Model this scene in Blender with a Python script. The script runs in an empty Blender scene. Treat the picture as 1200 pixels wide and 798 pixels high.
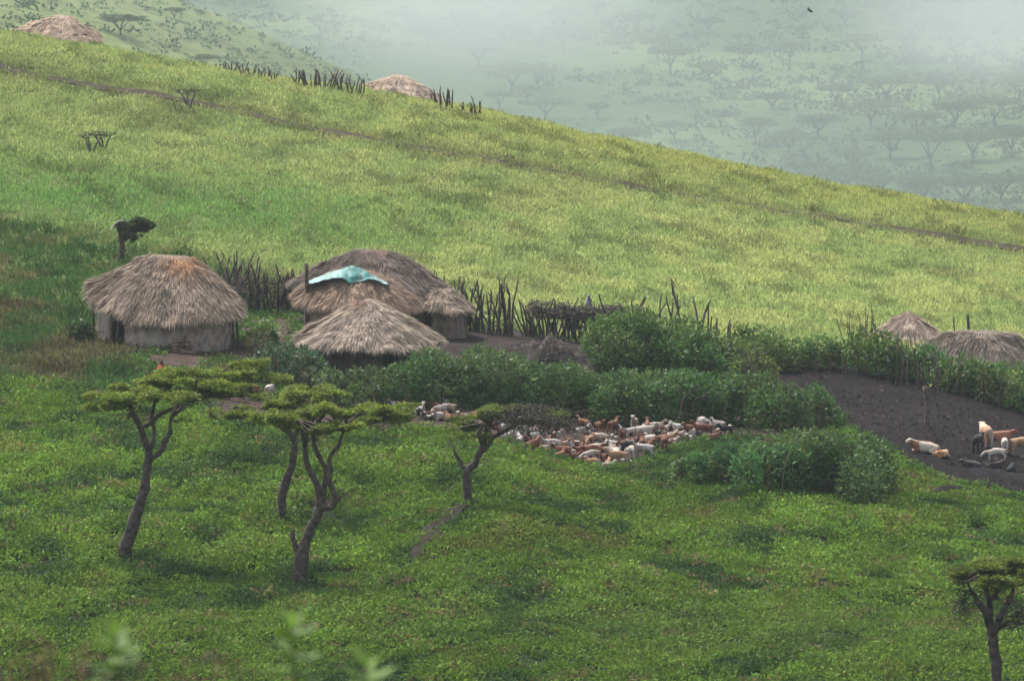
import bpy, math, random
import numpy as np
from mathutils import Vector
R = np.random.default_rng(7)
random.seed(7)
SC = bpy.context.scene
COL = SC.collection
F = 5709.0                       # focal length in px of the 1200 px wide photograph
PITCH = math.radians(-4.5)
CP, SP = math.cos(PITCH), math.sin(PITCH)

# ------------------------------------------------------------------ noise
def _h(ix, iy, s):
    n = (ix.astype(np.int64)*374761393 + iy.astype(np.int64)*668265263 + s*2147483647) & 0x7fffffff
    n = ((n ^ (n >> 13))*1274126177) & 0x7fffffff
    return ((n ^ (n >> 16)) & 0xffff)/65535.0
def vn(x, y, s=0):
    x = np.asarray(x, float); y = np.asarray(y, float)
    ix = np.floor(x); iy = np.floor(y); fx = x-ix; fy = y-iy
    fx = fx*fx*(3-2*fx); fy = fy*fy*(3-2*fy)
    a = _h(ix, iy, s); b = _h(ix+1, iy, s); c = _h(ix, iy+1, s); d = _h(ix+1, iy+1, s)
    return (a+(b-a)*fx)*(1-fy)+(c+(d-c)*fx)*fy
def fbm(x, y, s=0, o=4):
    t = 0; a = 1; n = 0
    for i in range(o):
        t = t+a*vn(np.asarray(x)*2**i+i*17.3, np.asarray(y)*2**i+i*9.1, s+i); n += a; a *= .5
    return t/n

# ------------------------------------------------------------------ camera rays and terrain
def at(u, v, Y):
    dx = (u-600)/F; dy = -(v-399)/F
    t = Y/(CP-dy*SP)
    return np.array([dx*t, Y, (SP+dy*CP)*t])
def zat(v, Y): return at(600, v, Y)[2]
COMMON = [(-60, 1.5), (0, -1.7), (15, -3.5), (60, -12.5), (100, -21.0), (124, -23.0)]
COLS = {
 0:   [(140,798),(155,668),(180,505),(200,402),(215,342),(228,290),(240,225),(270,110),(290,40)],
 200: [(140,798),(158,650),(178,515),(194,440),(200,414),(206,398),(215,360),(228,300),(240,240),(268,130),(290,73)],
 320: [(140,798),(157,665),(177,525),(190,470),(199,432),(205,395),(210,376),(216,352),(228,312),(246,240),(272,145),(289,92)],
 420: [(140,798),(155,680),(172,560),(180,515),(191,478),(199,432),(204,396),(208,380),(216,352),(228,316),(250,226),(275,145),(289,105)],
 520: [(140,798),(152,690),(168,570),(179,515),(191,484),(199,440),(205,405),(209,393),(216,368),(228,328),(250,242),(272,165),(289,123)],
 600: [(140,798),(150,705),(165,592),(177,537),(182,527),(192,492),(200,440),(207,404),(212,388),(222,352),(240,284),(262,205),(288,141)],
 700: [(140,798),(150,712),(165,618),(176,562),(182,545),(192,498),(200,445),(207,414),(214,392),(222,364),(240,298),(262,222),(287,163)],
 850: [(140,798),(165,625),(177,550),(184,520),(194,492),(200,462),(206,430),(214,400),(222,378),(240,318),(262,252),(285,195)],
 1000:[(140,798),(165,638),(176,572),(182,543),(194,492),(206,438),(214,412),(224,386),(240,338),(262,275),(284,225)],
 1100:[(140,798),(165,644),(175,585),(180,560),(192,503),(206,450),(214,426),(226,394),(240,350),(260,298),(282,240)],
 1250:[(140,798),(165,652),(177,592),(183,572),(206,478),(214,445),(226,412),(240,368),(260,318),(280,266)],
}
US = np.arange(-500, 1701, 20.0); YS = np.arange(-60, 461, 1.0)
def pchip(xs, ys, x):
    xs = np.array(xs, float); ys = np.array(ys, float)
    h = np.diff(xs); d = np.diff(ys)/h
    m = np.zeros(len(xs)); m[0] = d[0]; m[-1] = d[-1]
    for i in range(1, len(xs)-1):
        if d[i-1]*d[i] > 0:
            w1 = 2*h[i]+h[i-1]; w2 = h[i]+2*h[i-1]
            m[i] = (w1+w2)/(w1/d[i-1]+w2/d[i])
    k = np.clip(np.searchsorted(xs, x)-1, 0, len(h)-1)
    t = (x-xs[k])/h[k]
    return (ys[k]*(1+2*t)*(1-t)**2 + m[k]*h[k]*t*(1-t)**2 + ys[k+1]*t*t*(3-2*t) + m[k+1]*h[k]*t*t*(t-1))
cu = sorted(COLS); prof = []
for u in cu:
    pr = list(COMMON) + [(Y, zat(v, Y)) for Y, v in COLS[u]]
    Yr, zr = pr[-1]
    pr += [(Yr+8, zr-.6), (Yr+30, zr-5), (Yr+80, zr-20), (460, -46)]
    prof.append(pchip([p[0] for p in pr], [p[1] for p in pr], YS))
prof = np.array(prof)
cx = np.array([-500]+cu+[1700], float)
prof = np.vstack([prof[0]+.8, prof, prof[-1]-.8])
TAB = np.array([pchip(cx, prof[:, j], US) for j in range(len(YS))]).T
for _ in range(2):
    T = TAB.copy(); T[1:-1] = (TAB[:-2]+2*TAB[1:-1]+TAB[2:])/4; TAB = T
    T = TAB.copy(); T[:, 1:-1] = (TAB[:, :-2]+2*TAB[:, 1:-1]+TAB[:, 2:])/4; TAB = T
def hz(x, y):
    x = np.asarray(x, float); y = np.asarray(y, float)
    u = np.clip((600+F*x/np.maximum(y, 110)+500)/20, 0, len(US)-1.001)
    w = np.clip(y+60, 0, len(YS)-1.001)
    iu = u.astype(int); iw = w.astype(int); fu = u-iu; fw = w-iw
    z = (TAB[iu, iw]*(1-fu)+TAB[iu+1, iw]*fu)*(1-fw)+(TAB[iu, iw+1]*(1-fu)+TAB[iu+1, iw+1]*fu)*fw
    a = np.where((y > 135) & (y < 187), .45, np.where(y > 212, .45, .08))
    return z + a*(fbm(x/6.0, y/9.0, 3)-.5) + .5*a*(vn(x/2.1, y/3.0, 8)-.5)
def hit(u, v, y0=136.0, y1=300.0):
    Y = np.arange(y0, y1, .1)
    dx = (u-600)/F; dy = -(v-399)/F
    t = Y/(CP-dy*SP); X = dx*t; Z = (SP+dy*CP)*t
    g = hz(X, Y); k = np.argmax(g >= Z)
    if g[k] < Z[k]: k = len(Y)-1
    return np.array([X[k], Y[k], g[k]])
def ground(x, y): return np.array([x, y, float(hz(x, y))])
def pix(P):
    P = np.atleast_2d(P); c = P[:, 1]*CP+P[:, 2]*SP; upc = -P[:, 1]*SP+P[:, 2]*CP
    return 600+F*P[:, 0]/c, 399-F*upc/c

# ------------------------------------------------------------------ objects
def tag(o, label=None, cat=None, group=None, kind=None):
    if label: o['label'] = label
    if cat: o['category'] = cat
    if group: o['group'] = group
    if kind: o['kind'] = kind
    return o
def empty(name, loc, rz=0):
    o = bpy.data.objects.new(name, None); COL.objects.link(o)
    o.location = Vector(loc); o.rotation_euler = (0, 0, rz); o.empty_display_size = .3
    return o
def mk(name, mb, mat, parent=None, smooth=False, origin=None):
    V, L, S, C = mb.arrays()
    if origin is not None: V = V-np.asarray(origin, float)
    me = bpy.data.meshes.new(name)
    me.vertices.add(len(V)); me.vertices.foreach_set('co', V.astype(np.float32).ravel())
    me.loops.add(len(L)); me.loops.foreach_set('vertex_index', L.astype(np.int32))
    me.polygons.add(len(S)); me.polygons.foreach_set('loop_start', S.astype(np.int32))
    if smooth: me.polygons.foreach_set('use_smooth', np.ones(len(S), bool))
    a = me.attributes.new('Col', 'FLOAT_COLOR', 'POINT')
    a.data.foreach_set('color', np.hstack([C, np.ones((len(C), 1))]).astype(np.float32).ravel())
    me.update(calc_edges=True); me.validate()
    me.materials.append(mat)
    o = bpy.data.objects.new(name, me); COL.objects.link(o)
    if origin is not None and parent is None: o.location = Vector(origin)
    if parent is not None: o.parent = parent
    return o
class MB:
    def __init__(s): s.V = []; s.L = []; s.S = []; s.C = []; s.n = 0; s.l = 0
    def add(s, V, faces, col):
        V = np.asarray(V, float); k = len(V); s.V.append(V)
        col = np.asarray(col, float)
        s.C.append(np.broadcast_to(col, (k, 3)).copy() if col.ndim == 1 else col)
        for f in (faces if isinstance(faces, list) else [faces]):
            f = np.asarray(f)+s.n
            s.L.append(f.ravel()); s.S.append(s.l+np.arange(len(f))*f.shape[1]); s.l += f.size
        s.n += k
    def arrays(s):
        return np.vstack(s.V), np.concatenate(s.L), np.concatenate(s.S), np.vstack(s.C)
def nrm(a): return a/np.maximum(np.linalg.norm(a, axis=-1, keepdims=True), 1e-9)
def leaves(mb, P, D, W, ln, wd, col):
    n = len(P); ln = np.broadcast_to(ln, n)[:, None]; wd = np.broadcast_to(wd, n)[:, None]
    W = nrm(W-D*np.sum(W*D, axis=1, keepdims=True))
    V = np.stack([P, P+D*ln*.45+W*wd*.5, P+D*ln, P+D*ln*.5-W*wd*.5], 1).reshape(-1, 3)
    mb.add(V, np.arange(4*n).reshape(n, 4), np.repeat(np.broadcast_to(col, (n, 3)), 4, axis=0))
def rdir(n, up=0.0):
    d = R.normal(size=(n, 3)); d[:, 2] = d[:, 2]+up
    return nrm(d)
def tube(mb, pts, rad, col=(.1, .08, .06), n=6, rough=.12):
    P = np.array(pts, float); r = np.interp(np.linspace(0, 1, len(P)), np.linspace(0, 1, len(rad)), rad)
    m = max(len(P)*3, 4)                                  # resample smoothly
    s = np.linspace(0, 1, len(P)); t = np.linspace(0, 1, m)
    if len(P) > 2:
        Q = np.stack([pchip(s, P[:, k], t) for k in range(3)], 1)
    else: Q = P[0]+(P[1]-P[0])*t[:, None]
    r = np.interp(t, s, r)
    T = nrm(np.gradient(Q, axis=0)); ref = np.array([0., 1, .1]) if abs(T[0][1]) < .8 else np.array([1., 0, 0])
    A = nrm(np.cross(T, ref)); B = np.cross(T, A)
    th = np.arange(n)*2*math.pi/n
    sd = R.uniform(0, 99); gn = (vn(t[:, None]*m*.45+sd, np.cos(th)[None]*1.3+np.sin(th)[None]*2.1+sd, 21)-.5)*2*rough*1.1+(vn(t*m*.3+sd, 0*t+sd, 22)-.5)[:, None]*rough*.8
    V = Q[:, None]+(A[:, None]*np.cos(th)[None, :, None]+B[:, None]*np.sin(th)[None, :, None])*(r[:, None, None]*(1+gn[..., None]))
    V = V.reshape(-1, 3)
    i = np.arange(m-1)[:, None]*n; j = np.arange(n)[None]; j2 = (j+1) % n
    f = np.stack([i+j, i+j2, i+n+j2, i+n+j], -1).reshape(-1, 4)
    mb.add(V, [f, np.arange(n)[None, ::-1], (np.arange(n)+(m-1)*n)[None]], np.clip(np.asarray(col)*(1+R.uniform(-.15, .15, (m*n, 1))), 0, 1))

# ------------------------------------------------------------------ materials
def newmat(name):
    m = bpy.data.materials.new(name); m.use_nodes = True
    nt = m.node_tree; return m, nt, nt.nodes['Principled BSDF']
def attr_mat(name, rough=.85, trans=0.0, spec=.2, nscale=0, namt=.0):
    m, nt, b = newmat(name); N = nt.nodes; L = nt.links
    a = N.new('ShaderNodeAttribute'); a.attribute_name = 'Col'
    src = a.outputs['Color']
    if nscale:
        tc = N.new('ShaderNodeTexCoord'); no = N.new('ShaderNodeTexNoise'); no.inputs['Scale'].default_value = nscale
        no.inputs['Detail'].default_value = 5
        L.new(tc.outputs['Object'], no.inputs['Vector'])
        mr = N.new('ShaderNodeMapRange'); mr.inputs['From Min'].default_value = .3; mr.inputs['From Max'].default_value = .7
        mr.inputs['To Min'].default_value = 1-namt; mr.inputs['To Max'].default_value = 1+namt
        L.new(no.outputs['Fac'], mr.inputs['Value'])
        mx = N.new('ShaderNodeVectorMath'); mx.operation = 'SCALE'
        L.new(src, mx.inputs[0]); L.new(mr.outputs['Result'], mx.inputs['Scale']); src = mx.outputs['Vector']
        bp = N.new('ShaderNodeBump'); bp.inputs['Strength'].default_value = .5; bp.inputs['Distance'].default_value = .03
        L.new(no.outputs['Fac'], bp.inputs['Height']); L.new(bp.outputs['Normal'], b.inputs['Normal'])
    L.new(src, b.inputs['Base Color']); b.inputs['Roughness'].default_value = rough
    b.inputs['Specular IOR Level'].default_value = spec
    if trans:
        t = N.new('ShaderNodeBsdfTranslucent'); ms = N.new('ShaderNodeMixShader'); ms.inputs['Fac'].default_value = trans
        L.new(src, t.inputs['Color']); L.new(b.outputs['BSDF'], ms.inputs[1]); L.new(t.outputs['BSDF'], ms.inputs[2])
        L.new(ms.outputs['Shader'], N['Material Output'].inputs['Surface'])
    return m
M_leaf = attr_mat('leaf', .6, .35, .3)
M_grass = attr_mat('grass', .7, .35, .15)
M_bark = attr_mat('bark', .9, 0, .1, 6, .6)
M_straw = attr_mat('straw', .85, .1, .1)
M_plaster = attr_mat('mud_plaster', .95, 0, .05, 3.5, .22)
M_ground = attr_mat('ground', .95, 0, .05, .6, .25)
M_soil = attr_mat('trampled_soil', .95, 0, .05, 2.2, .35)
M_tarp = attr_mat('tarp', .55, .1, .3, 2, .12)
M_cloth = attr_mat('cloth', .9, .1, .1)
def coat(name, c1, c2, thr, scale=2.0):
    m, nt, b = newmat(name); N = nt.nodes; L = nt.links
    tc = N.new('ShaderNodeTexCoord'); oi = N.new('ShaderNodeObjectInfo')
    ad = N.new('ShaderNodeVectorMath'); ad.operation = 'ADD'
    mu = N.new('ShaderNodeMath'); mu.operation = 'MULTIPLY'; mu.inputs[1].default_value = 37
    L.new(oi.outputs['Random'], mu.inputs[0])
    L.new(tc.outputs['Object'], ad.inputs[0]); L.new(mu.outputs[0], ad.inputs[1])
    no = N.new('ShaderNodeTexNoise'); no.inputs['Scale'].default_value = scale; no.inputs['Detail'].default_value = 2
    L.new(ad.outputs[0], no.inputs['Vector'])
    cr = N.new('ShaderNodeValToRGB'); cr.color_ramp.elements[0].position = thr-.02; cr.color_ramp.elements[1].position = thr+.02
    cr.color_ramp.elements[0].color = (*c1, 1); cr.color_ramp.elements[1].color = (*c2, 1)
    L.new(no.outputs['Fac'], cr.inputs['Fac']); L.new(cr.outputs['Color'], b.inputs['Base Color'])
    b.inputs['Roughness'].default_value = .8; b.inputs['Specular IOR Level'].default_value = .15
    return m

# ------------------------------------------------------------------ zones on the ground
def poly(pxs, y0=136): return np.array([hit(u, v, y0)[:2] for u, v in pxs])
def inside(x, y, pg):
    c = np.zeros(len(x), bool); n = len(pg)
    for i in range(n):
        x1, y1 = pg[i]; x2, y2 = pg[(i+1) % n]
        if y1 == y2: continue
        k = ((y1 > y) != (y2 > y)) & (x < (x2-x1)*(y-y1)/(y2-y1)+x1); c ^= k
    return c
def dline(x, y, pl):
    d = np.full(len(x), 1e9)
    for (a, b) in zip(pl[:-1], pl[1:]):
        ab = b-a; t = np.clip(((x-a[0])*ab[0]+(y-a[1])*ab[1])/max(ab@ab, 1e-9), 0, 1)
        d = np.minimum(d, np.hypot(x-a[0]-t*ab[0], y-a[1]-t*ab[1]))
    return d
def pen_pt(u, Y): return np.array([(u-600)/F*Y, Y])
goat_pen = np.array([pen_pt(*q) for q in [(235,182),(430,181),(520,181.5),(600,182),(655,180.5),(705,178.6),(755,181),(800,184.5),(880,186),(960,188),(990,196),(800,196),(600,195),(440,193),(240,189)]])
cattle_pen = np.array([pen_pt(*q) for q in [(870,203.5),(960,196),(1030,187),(1060,182.5),(1130,179.5),(1250,179),(1330,180),(1330,205),(1200,206.5),(1100,207),(1000,208.5),(900,210),(868,208)]])
yard1 = poly([(285,376),(352,374),(350,405),(330,440),(300,430),(262,420),(240,440),(180,436),(160,420),(220,412),(270,405)], 190)
yard2 = np.array([pen_pt(*q) for q in [(505,200),(500,209),(560,211.5),(610,212),(720,209),(735,203),(700,199),(600,198)]])
trail = np.array([hit(u, v, 215)[:2] for u, v in [(-60,70),(60,93),(150,108),(222,120),(300,136),(400,158),(500,176),(600,196),(700,212),(850,238),(1000,262),(1200,293),(1300,305)]])
side_trail = np.array([hit(u, v, 215)[:2] for u, v in [(222,120),(205,135),(180,147)]])
gully = np.array([hit(u, v, 140)[:2] for u, v in [(545,592),(530,602),(513,615),(500,630),(492,645),(486,662)]])
gully2 = np.array([hit(u, v, 138)[:2] for u, v in [(205,722),(190,740),(170,762),(160,775)]])
SOILS = [goat_pen, cattle_pen, yard1, yard2]
HUTS = []     # (x, y, r) footprints kept free of grass
def free(x, y):
    k = np.ones(len(x), bool)
    for pg in SOILS: k &= ~inside(x, y, pg)
    for hx, hy, a, b in HUTS: k &= ((x-hx)/a)**2+((y-hy)/b)**2 > 1
    return k
def drape(name, pg, colf, step=.35, lift=.05):
    x0, y0 = pg.min(0)-.5; x1, y1 = pg.max(0)+.5
    xs = np.arange(x0, x1, step); ys = np.arange(y0, y1, step)
    X, Y = np.meshgrid(xs, ys); x = X.ravel(); y = Y.ravel()
    wob = fbm(x*.7, y*.7, 31)*.9-.45
    cxm, cym = pg.mean(0)
    k = inside(x+wob, y+wob, pg).reshape(X.shape)
    q = k[:-1, :-1] & k[1:, :-1] & k[:-1, 1:] & k[1:, 1:]
    i, j = np.nonzero(q); n = X.shape[1]; a = i*n+j
    z = hz(x, y)+lift+.05*fbm(x*1.3, y*1.3, 5)
    f = np.stack([a, a+1, a+n+1, a+n], 1)
    mb = MB(); used = np.unique(f); mp = np.zeros(len(x), int); mp[used] = np.arange(len(used))
    V = np.stack([x, y, z], 1)[used]; mb.add(V, mp[f], colf(V[:, 0], V[:, 1]))
    return tag(mk(name, mb, M_soil, smooth=True), kind='structure')

# ground sheet
gx = np.concatenate([np.arange(-420, -60, 12), np.arange(-60, 60, .6), np.arange(60, 421, 12)])
gy = np.concatenate([np.arange(-60, 120, 4), np.arange(120, 300, .6), np.arange(300, 461, 5)])
X, Y = np.meshgrid(gx, gy); x = X.ravel(); y = Y.ravel(); n = X.shape[1]
z = hz(x, y)
i, j = np.meshgrid(np.arange(len(gy)-1), np.arange(n-1), indexing='ij'); a = (i*n+j).ravel()
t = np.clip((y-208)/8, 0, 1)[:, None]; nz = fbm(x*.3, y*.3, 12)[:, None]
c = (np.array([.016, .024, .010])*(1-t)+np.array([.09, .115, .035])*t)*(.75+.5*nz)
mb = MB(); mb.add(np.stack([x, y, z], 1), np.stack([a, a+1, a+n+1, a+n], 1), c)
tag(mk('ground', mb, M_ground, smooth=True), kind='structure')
def soilc(base, amp=.5, s=40):
    return lambda x, y: np.asarray(base)*(1-amp/2+amp*fbm(x*.9, y*.5, s))[:, None]
drape('cattle_pen_ground', cattle_pen, soilc((.0115, .009, .009), .8))
drape('goat_pen_ground', goat_pen, soilc((.050, .034, .029)))
drape('yard_ground', yard1, soilc((.062, .044, .036)))
drape('yard_ground', yard2, soilc((.034, .026, .024)))
def ribbon(name, pl, w, base):
    pts = []; 
    for a_, b_ in zip(pl[:-1], pl[1:]):
        k = max(2, int(np.linalg.norm(b_-a_)/.4))
        for q in np.linspace(0, 1, k, endpoint=False): pts.append(a_+(b_-a_)*q)
    pts = np.array(pts); T = nrm(np.gradient(pts, axis=0)); Nn = np.stack([-T[:, 1], T[:, 0]], 1)
    m = 5; ww = w*(.6+.8*vn(np.arange(len(pts))*.2, 0, 5))*np.minimum(1, .4+np.minimum(np.arange(len(pts)), len(pts)-1-np.arange(len(pts)))*.25)
    V = []
    for k in range(m):
        q = pts+Nn*(ww*(k/(m-1)-.5)*2)[:, None]+R.normal(0, .04, (len(pts), 2))
        V.append(np.column_stack([q, hz(q[:, 0], q[:, 1])+.05+R.uniform(0, .04, len(q))]))
    V = np.stack(V, 1).reshape(-1, 3)
    i = np.arange(len(pts)-1)[:, None]*m; j = np.arange(m-1)[None]
    f = np.stack([i+j, i+j+1, i+m+j+1, i+m+j], -1).reshape(-1, 4)
    mb = MB(); mb.add(V, f, soilc(base)(V[:, 0], V[:, 1]))
    return tag(mk(name, mb, M_soil, smooth=True), kind='structure')
ribbon('path', trail, .8, (.052, .042, .03))
ribbon('path', gully, .40, (.026, .020, .018))

def clods(name, label, pg, n, smin, smax, cols):
    lo = pg.min(0); hi = pg.max(0); x = R.uniform(lo[0], hi[0], n); y = R.uniform(lo[1], hi[1], n); k = inside(x, y, pg); x, y = x[k], y[k]; n = len(x)
    k = fbm(x*.5, y*.5, 88) > R.uniform(.3, .6, n); x, y = x[k], y[k]; n = len(x); s = smin+(smax-smin)*R.random(n)**4
    base = np.array([[1, 0, 0], [-.5, .87, 0], [-.5, -.87, 0], [0, 0, .8]]); V = base[None]*s[:, None, None]*R.uniform(.6, 1.4, (n, 4, 1))
    V = V+np.stack([x, y, hz(x, y)+.07], 1)[:, None]; mb = MB(); q = np.arange(n)[:, None]*4
    mb.add(V.reshape(-1, 3), [q+np.array([[0, 1, 3]]), q+np.array([[1, 2, 3]]), q+np.array([[2, 0, 3]])], np.repeat(np.array(cols)[R.integers(0, len(cols), n)]*R.uniform(.6, 1.5, (n, 1)), 4, axis=0))
    tag(mk(name, mb, M_soil), label, 'soil clods', kind='stuff')
clods('soil_clods', 'dark churned clods covering the cattle pen floor', cattle_pen, 16000, .03, .13, [(.012, .009, .009), (.008, .007, .007), (.020, .015, .014), (.014, .011, .010), (.012, .010, .009), (.016, .013, .012), (.04, .034, .03)])
clods('soil_clods', 'brown clods and droppings on the goat pen floor', goat_pen, 5000, .03, .10, [(.06, .042, .036), (.04, .03, .026), (.10, .075, .06)])

# ------------------------------------------------------------------ huts
def roof_mesh(rg, a, b, ez, p, strands, base, seed=0, patch=None, ln=.45, up=1.0, shag=.04, yaw=0.0, ex=2.2):
    """rg: ridge end points (local), a,b eave half axes, ez: list (deg, z) eave heights"""
    r0, r1 = np.array(rg[0], float), np.array(rg[1], float)
    ang = [e[0] for e in ez]; zz = [e[1] for e in ez]
    ang2 = [ang[-1]-360]+ang+[ang[0]+360]; zz2 = [zz[-1]]+zz+[zz[0]]
    def surf(th, t):
        c, s = np.cos(th), np.sin(th)
        k = (np.abs(c)**ex+np.abs(s)**ex)**(-1/ex)
        wob = 1+.05*(vn(th*3.5, seed, 2)-.5)+.03*(vn(th*11, seed, 4)-.5)
        ex_ = a*c*k*wob; ey = b*s*k*wob
        ezz = np.interp(np.degrees(th) % 360, ang2, zz2)+.17*(vn(th*5, seed, 9)-.5)+.08*(vn(th*14, seed, 10)-.5)
        q = np.clip(.5+.5*c*1.3, 0, 1)[:, None]
        Rg = r0+(r1-r0)*q
        E = np.stack([ex_, ey, ezz], 1)
        P = Rg+(E-Rg)*t[:, None]
        P[:, 2] = Rg[:, 2]+(E[:, 2]-Rg[:, 2])*t**p + (.17*(vn(P[:, 0]*1.3+9, P[:, 1]*1.3+seed, 3)-.5)+.07*(vn(P[:, 0]*4+9, P[:, 1]*4+seed, 3)-.5))*np.minimum(1, 4*t)
        cyw, syw = math.cos(yaw), math.sin(yaw)
        return np.stack([P[:, 0]*cyw-P[:, 1]*syw, P[:, 0]*syw+P[:, 1]*cyw, P[:, 2]], 1)
    nt, nr = 64, 14
    mb = MB(); TH, TT = np.meshgrid(np.arange(nt)*2*math.pi/nt, np.linspace(0, 1, nr))
    V = surf(TH.ravel(), TT.ravel()); i = np.arange(nr-1)[:, None]*nt; j = np.arange(nt)[None]; j2 = (j+1) % nt
    f = np.stack([i+j, i+nt+j, i+nt+j2, i+j2], -1).reshape(-1, 4)
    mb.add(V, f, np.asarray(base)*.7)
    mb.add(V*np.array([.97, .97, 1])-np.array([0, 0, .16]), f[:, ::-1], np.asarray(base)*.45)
    def strand(th, t, L, w, lift, colk):
        P0 = surf(th, t); P1 = surf(th+.004, np.minimum(t+.03, 1.0)*1.0)
        P2 = surf(th, np.clip(t-.03, 0, 1)); D = nrm(surf(th, np.clip(t+.015, 0, 1.0))-P2+1e-6)
        D = nrm(D+R.normal(0, .13, D.shape)); W = nrm(np.cross(D, [0, 0, 1.])+R.normal(0, .2, D.shape))
        Nn = nrm(np.cross(W, D)); Nn *= np.sign(Nn[:, 2:3]+1e-9)
        P0 = P0+Nn*lift[:, None]; D2 = nrm(D+Nn*R.uniform(-.05, .10, (len(D), 1)))
        cc = np.asarray(base)*colk[:, None]
        if patch is not None:
            px, py, pr, pc = patch; k = np.clip(1.4-np.hypot(P0[:, 0]-px, P0[:, 1]-py)/pr-R.uniform(0, .5, len(P0)), 0, .8)[:, None]
            cc = cc*(1-k)+np.asarray(pc)*colk[:, None]*k
        leaves(mb, P0, D2, W, L, w, cc)
    n = int(strands*2.5); t = np.sqrt(R.uniform(0, 1, n))*.98; th = R.uniform(0, 2*math.pi, n)
    big = .68+.36*vn(th*6, t*3, seed+1)+.3*vn(th*2.2, t*1.6+3, seed+2)
    strand(th, t, R.uniform(.5, 1.1, n)*ln, R.uniform(.014, .032, n), R.uniform(-.01, shag, n), R.uniform(.6, 1.32, n)*big)
    n = strands//5; t = R.uniform(.93, 1.0, n); th = R.uniform(0, 2*math.pi, n)
    P = surf(th, t); D = surf(th, np.ones(n))-surf(th, np.full(n, .9)); D = nrm(nrm(D)+np.array([0, 0, -.9])+R.normal(0, .22, (n, 3)))
    leaves(mb, P, D, nrm(np.cross(D, nrm(P*[1, 1, 0]+1e-6))+R.normal(0, .2, (n, 3))), R.uniform(.12, .42, n), R.uniform(.025, .06, n), np.asarray(base)*R.uniform(.4, 1.15, n)[:, None])
    return mb, surf
def wall_mesh(a, b, h, base, gaps=(), ex=2.2, seed=0, yaw=0.0, zb=-.5, top=None):
    nt = 180; mb = MB(); th = np.arange(nt)*2*math.pi/nt; rows = 16
    c, s = np.cos(th), np.sin(th); k = (np.abs(c)**ex+np.abs(s)**ex)**(-1/ex)
    def ring(sc):
        V = []
        for r in range(rows):
            zz = zb+(h-zb)*r/(rows-1); w = sc*(1+.05*(vn(th*5, r*.35+seed, 3)-.5)+.02*(vn(th*16, r*.8, 4)-.5)+.02*(rows-r)/rows)
            V.append(np.stack([a*c*k*w, b*s*k*w, np.full(nt, zz)], 1))
        return np.vstack(V)
    deg = np.degrees(th); keep = np.ones(nt, bool)
    for g0, g1 in gaps: keep &= ~((deg >= g0) & (deg < g1))
    Vo, Vi = ring(1.0), ring(.94)
    i = np.arange(rows-1)[:, None]*nt; j = np.nonzero(keep)[0][None]; j2 = (j+1) % nt
    fo = np.stack([i+j, i+j2, i+nt+j2, i+nt+j], -1).reshape(-1, 4)
    V = np.vstack([Vo, Vi]); m = len(Vo)
    fs = [fo, fo[:, ::-1]+m]
    e = []
    for q in range(nt):
        if keep[q] and not keep[(q+1) % nt]:
            w = (q+1) % nt
            for r in range(rows-1): e.append([r*nt+w, m+r*nt+w, m+(r+1)*nt+w, (r+1)*nt+w])
        if keep[q] and not keep[q-1]:
            for r in range(rows-1): e.append([r*nt+q, (r+1)*nt+q, m+(r+1)*nt+q, m+r*nt+q])
    t0 = (rows-1)*nt
    for q in np.nonzero(keep)[0]:
        w = (q+1) % nt; e.append([t0+q, t0+w, m+t0+w, m+t0+q])
    fs.append(np.array(e))
    st = np.tile(vn(th*9, seed, 6), rows*2)*.35+.82
    zz = V[:, 2]; dirt = np.clip((zz-.0)/.5, 0, 1)*.25+.75
    col = np.asarray(base)*(st*dirt*(.85+.3*fbm(np.tile(th, rows*2)*5, zz*1.5, seed)))[:, None]
    sk = np.clip((fbm(np.tile(th, rows*2)*9, zz*1.1, seed+3)-.5)*7, 0, 1)[:, None]; col = col*(1-sk*.5)+np.array([.19, .13, .095])*sk*.5
    ck = (np.abs(vn(np.tile(th, rows*2)*18, zz*2.5, seed+5)-.5) < .035)[:, None]; col = np.where(ck, col*.55, col)
    cyw, syw = math.cos(yaw), math.sin(yaw)
    V = np.stack([V[:, 0]*cyw-V[:, 1]*syw, V[:, 0]*syw+V[:, 1]*cyw, V[:, 2]], 1)
    mb.add(V, fs, col); return mb
STRAW = (.355, .28, .215)
def hut(name, label, u, Y, zbase, roofs, walls, posts=(), cat='hut', foot=None, post_col=(.10, .075, .055)):
    p = np.array([(u-600)/F*Y, Y, zbase]); e = empty(name, p)
    tag(e, label, cat, 'thatched mud huts of the village')
    sf = None
    for kw in roofs:
        off = kw.pop('off', (0, 0, 0)); mb, s = roof_mesh(**kw); o = mk('roof', mb, M_straw, e); o.location = off
        if sf is None: sf = s
    for kw in walls:
        off = kw.pop('off', (0, 0, 0)); o = mk('wall', wall_mesh(**kw), M_plaster, e, smooth=False); o.location = off
    for pts, r in posts:
        mb = MB(); tube(mb, pts, [r, r*.8], post_col); mk('post', mb, M_bark, e)
    if foot: HUTS.append((p[0], p[1], foot[0], foot[1]))
    return e, sf

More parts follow.
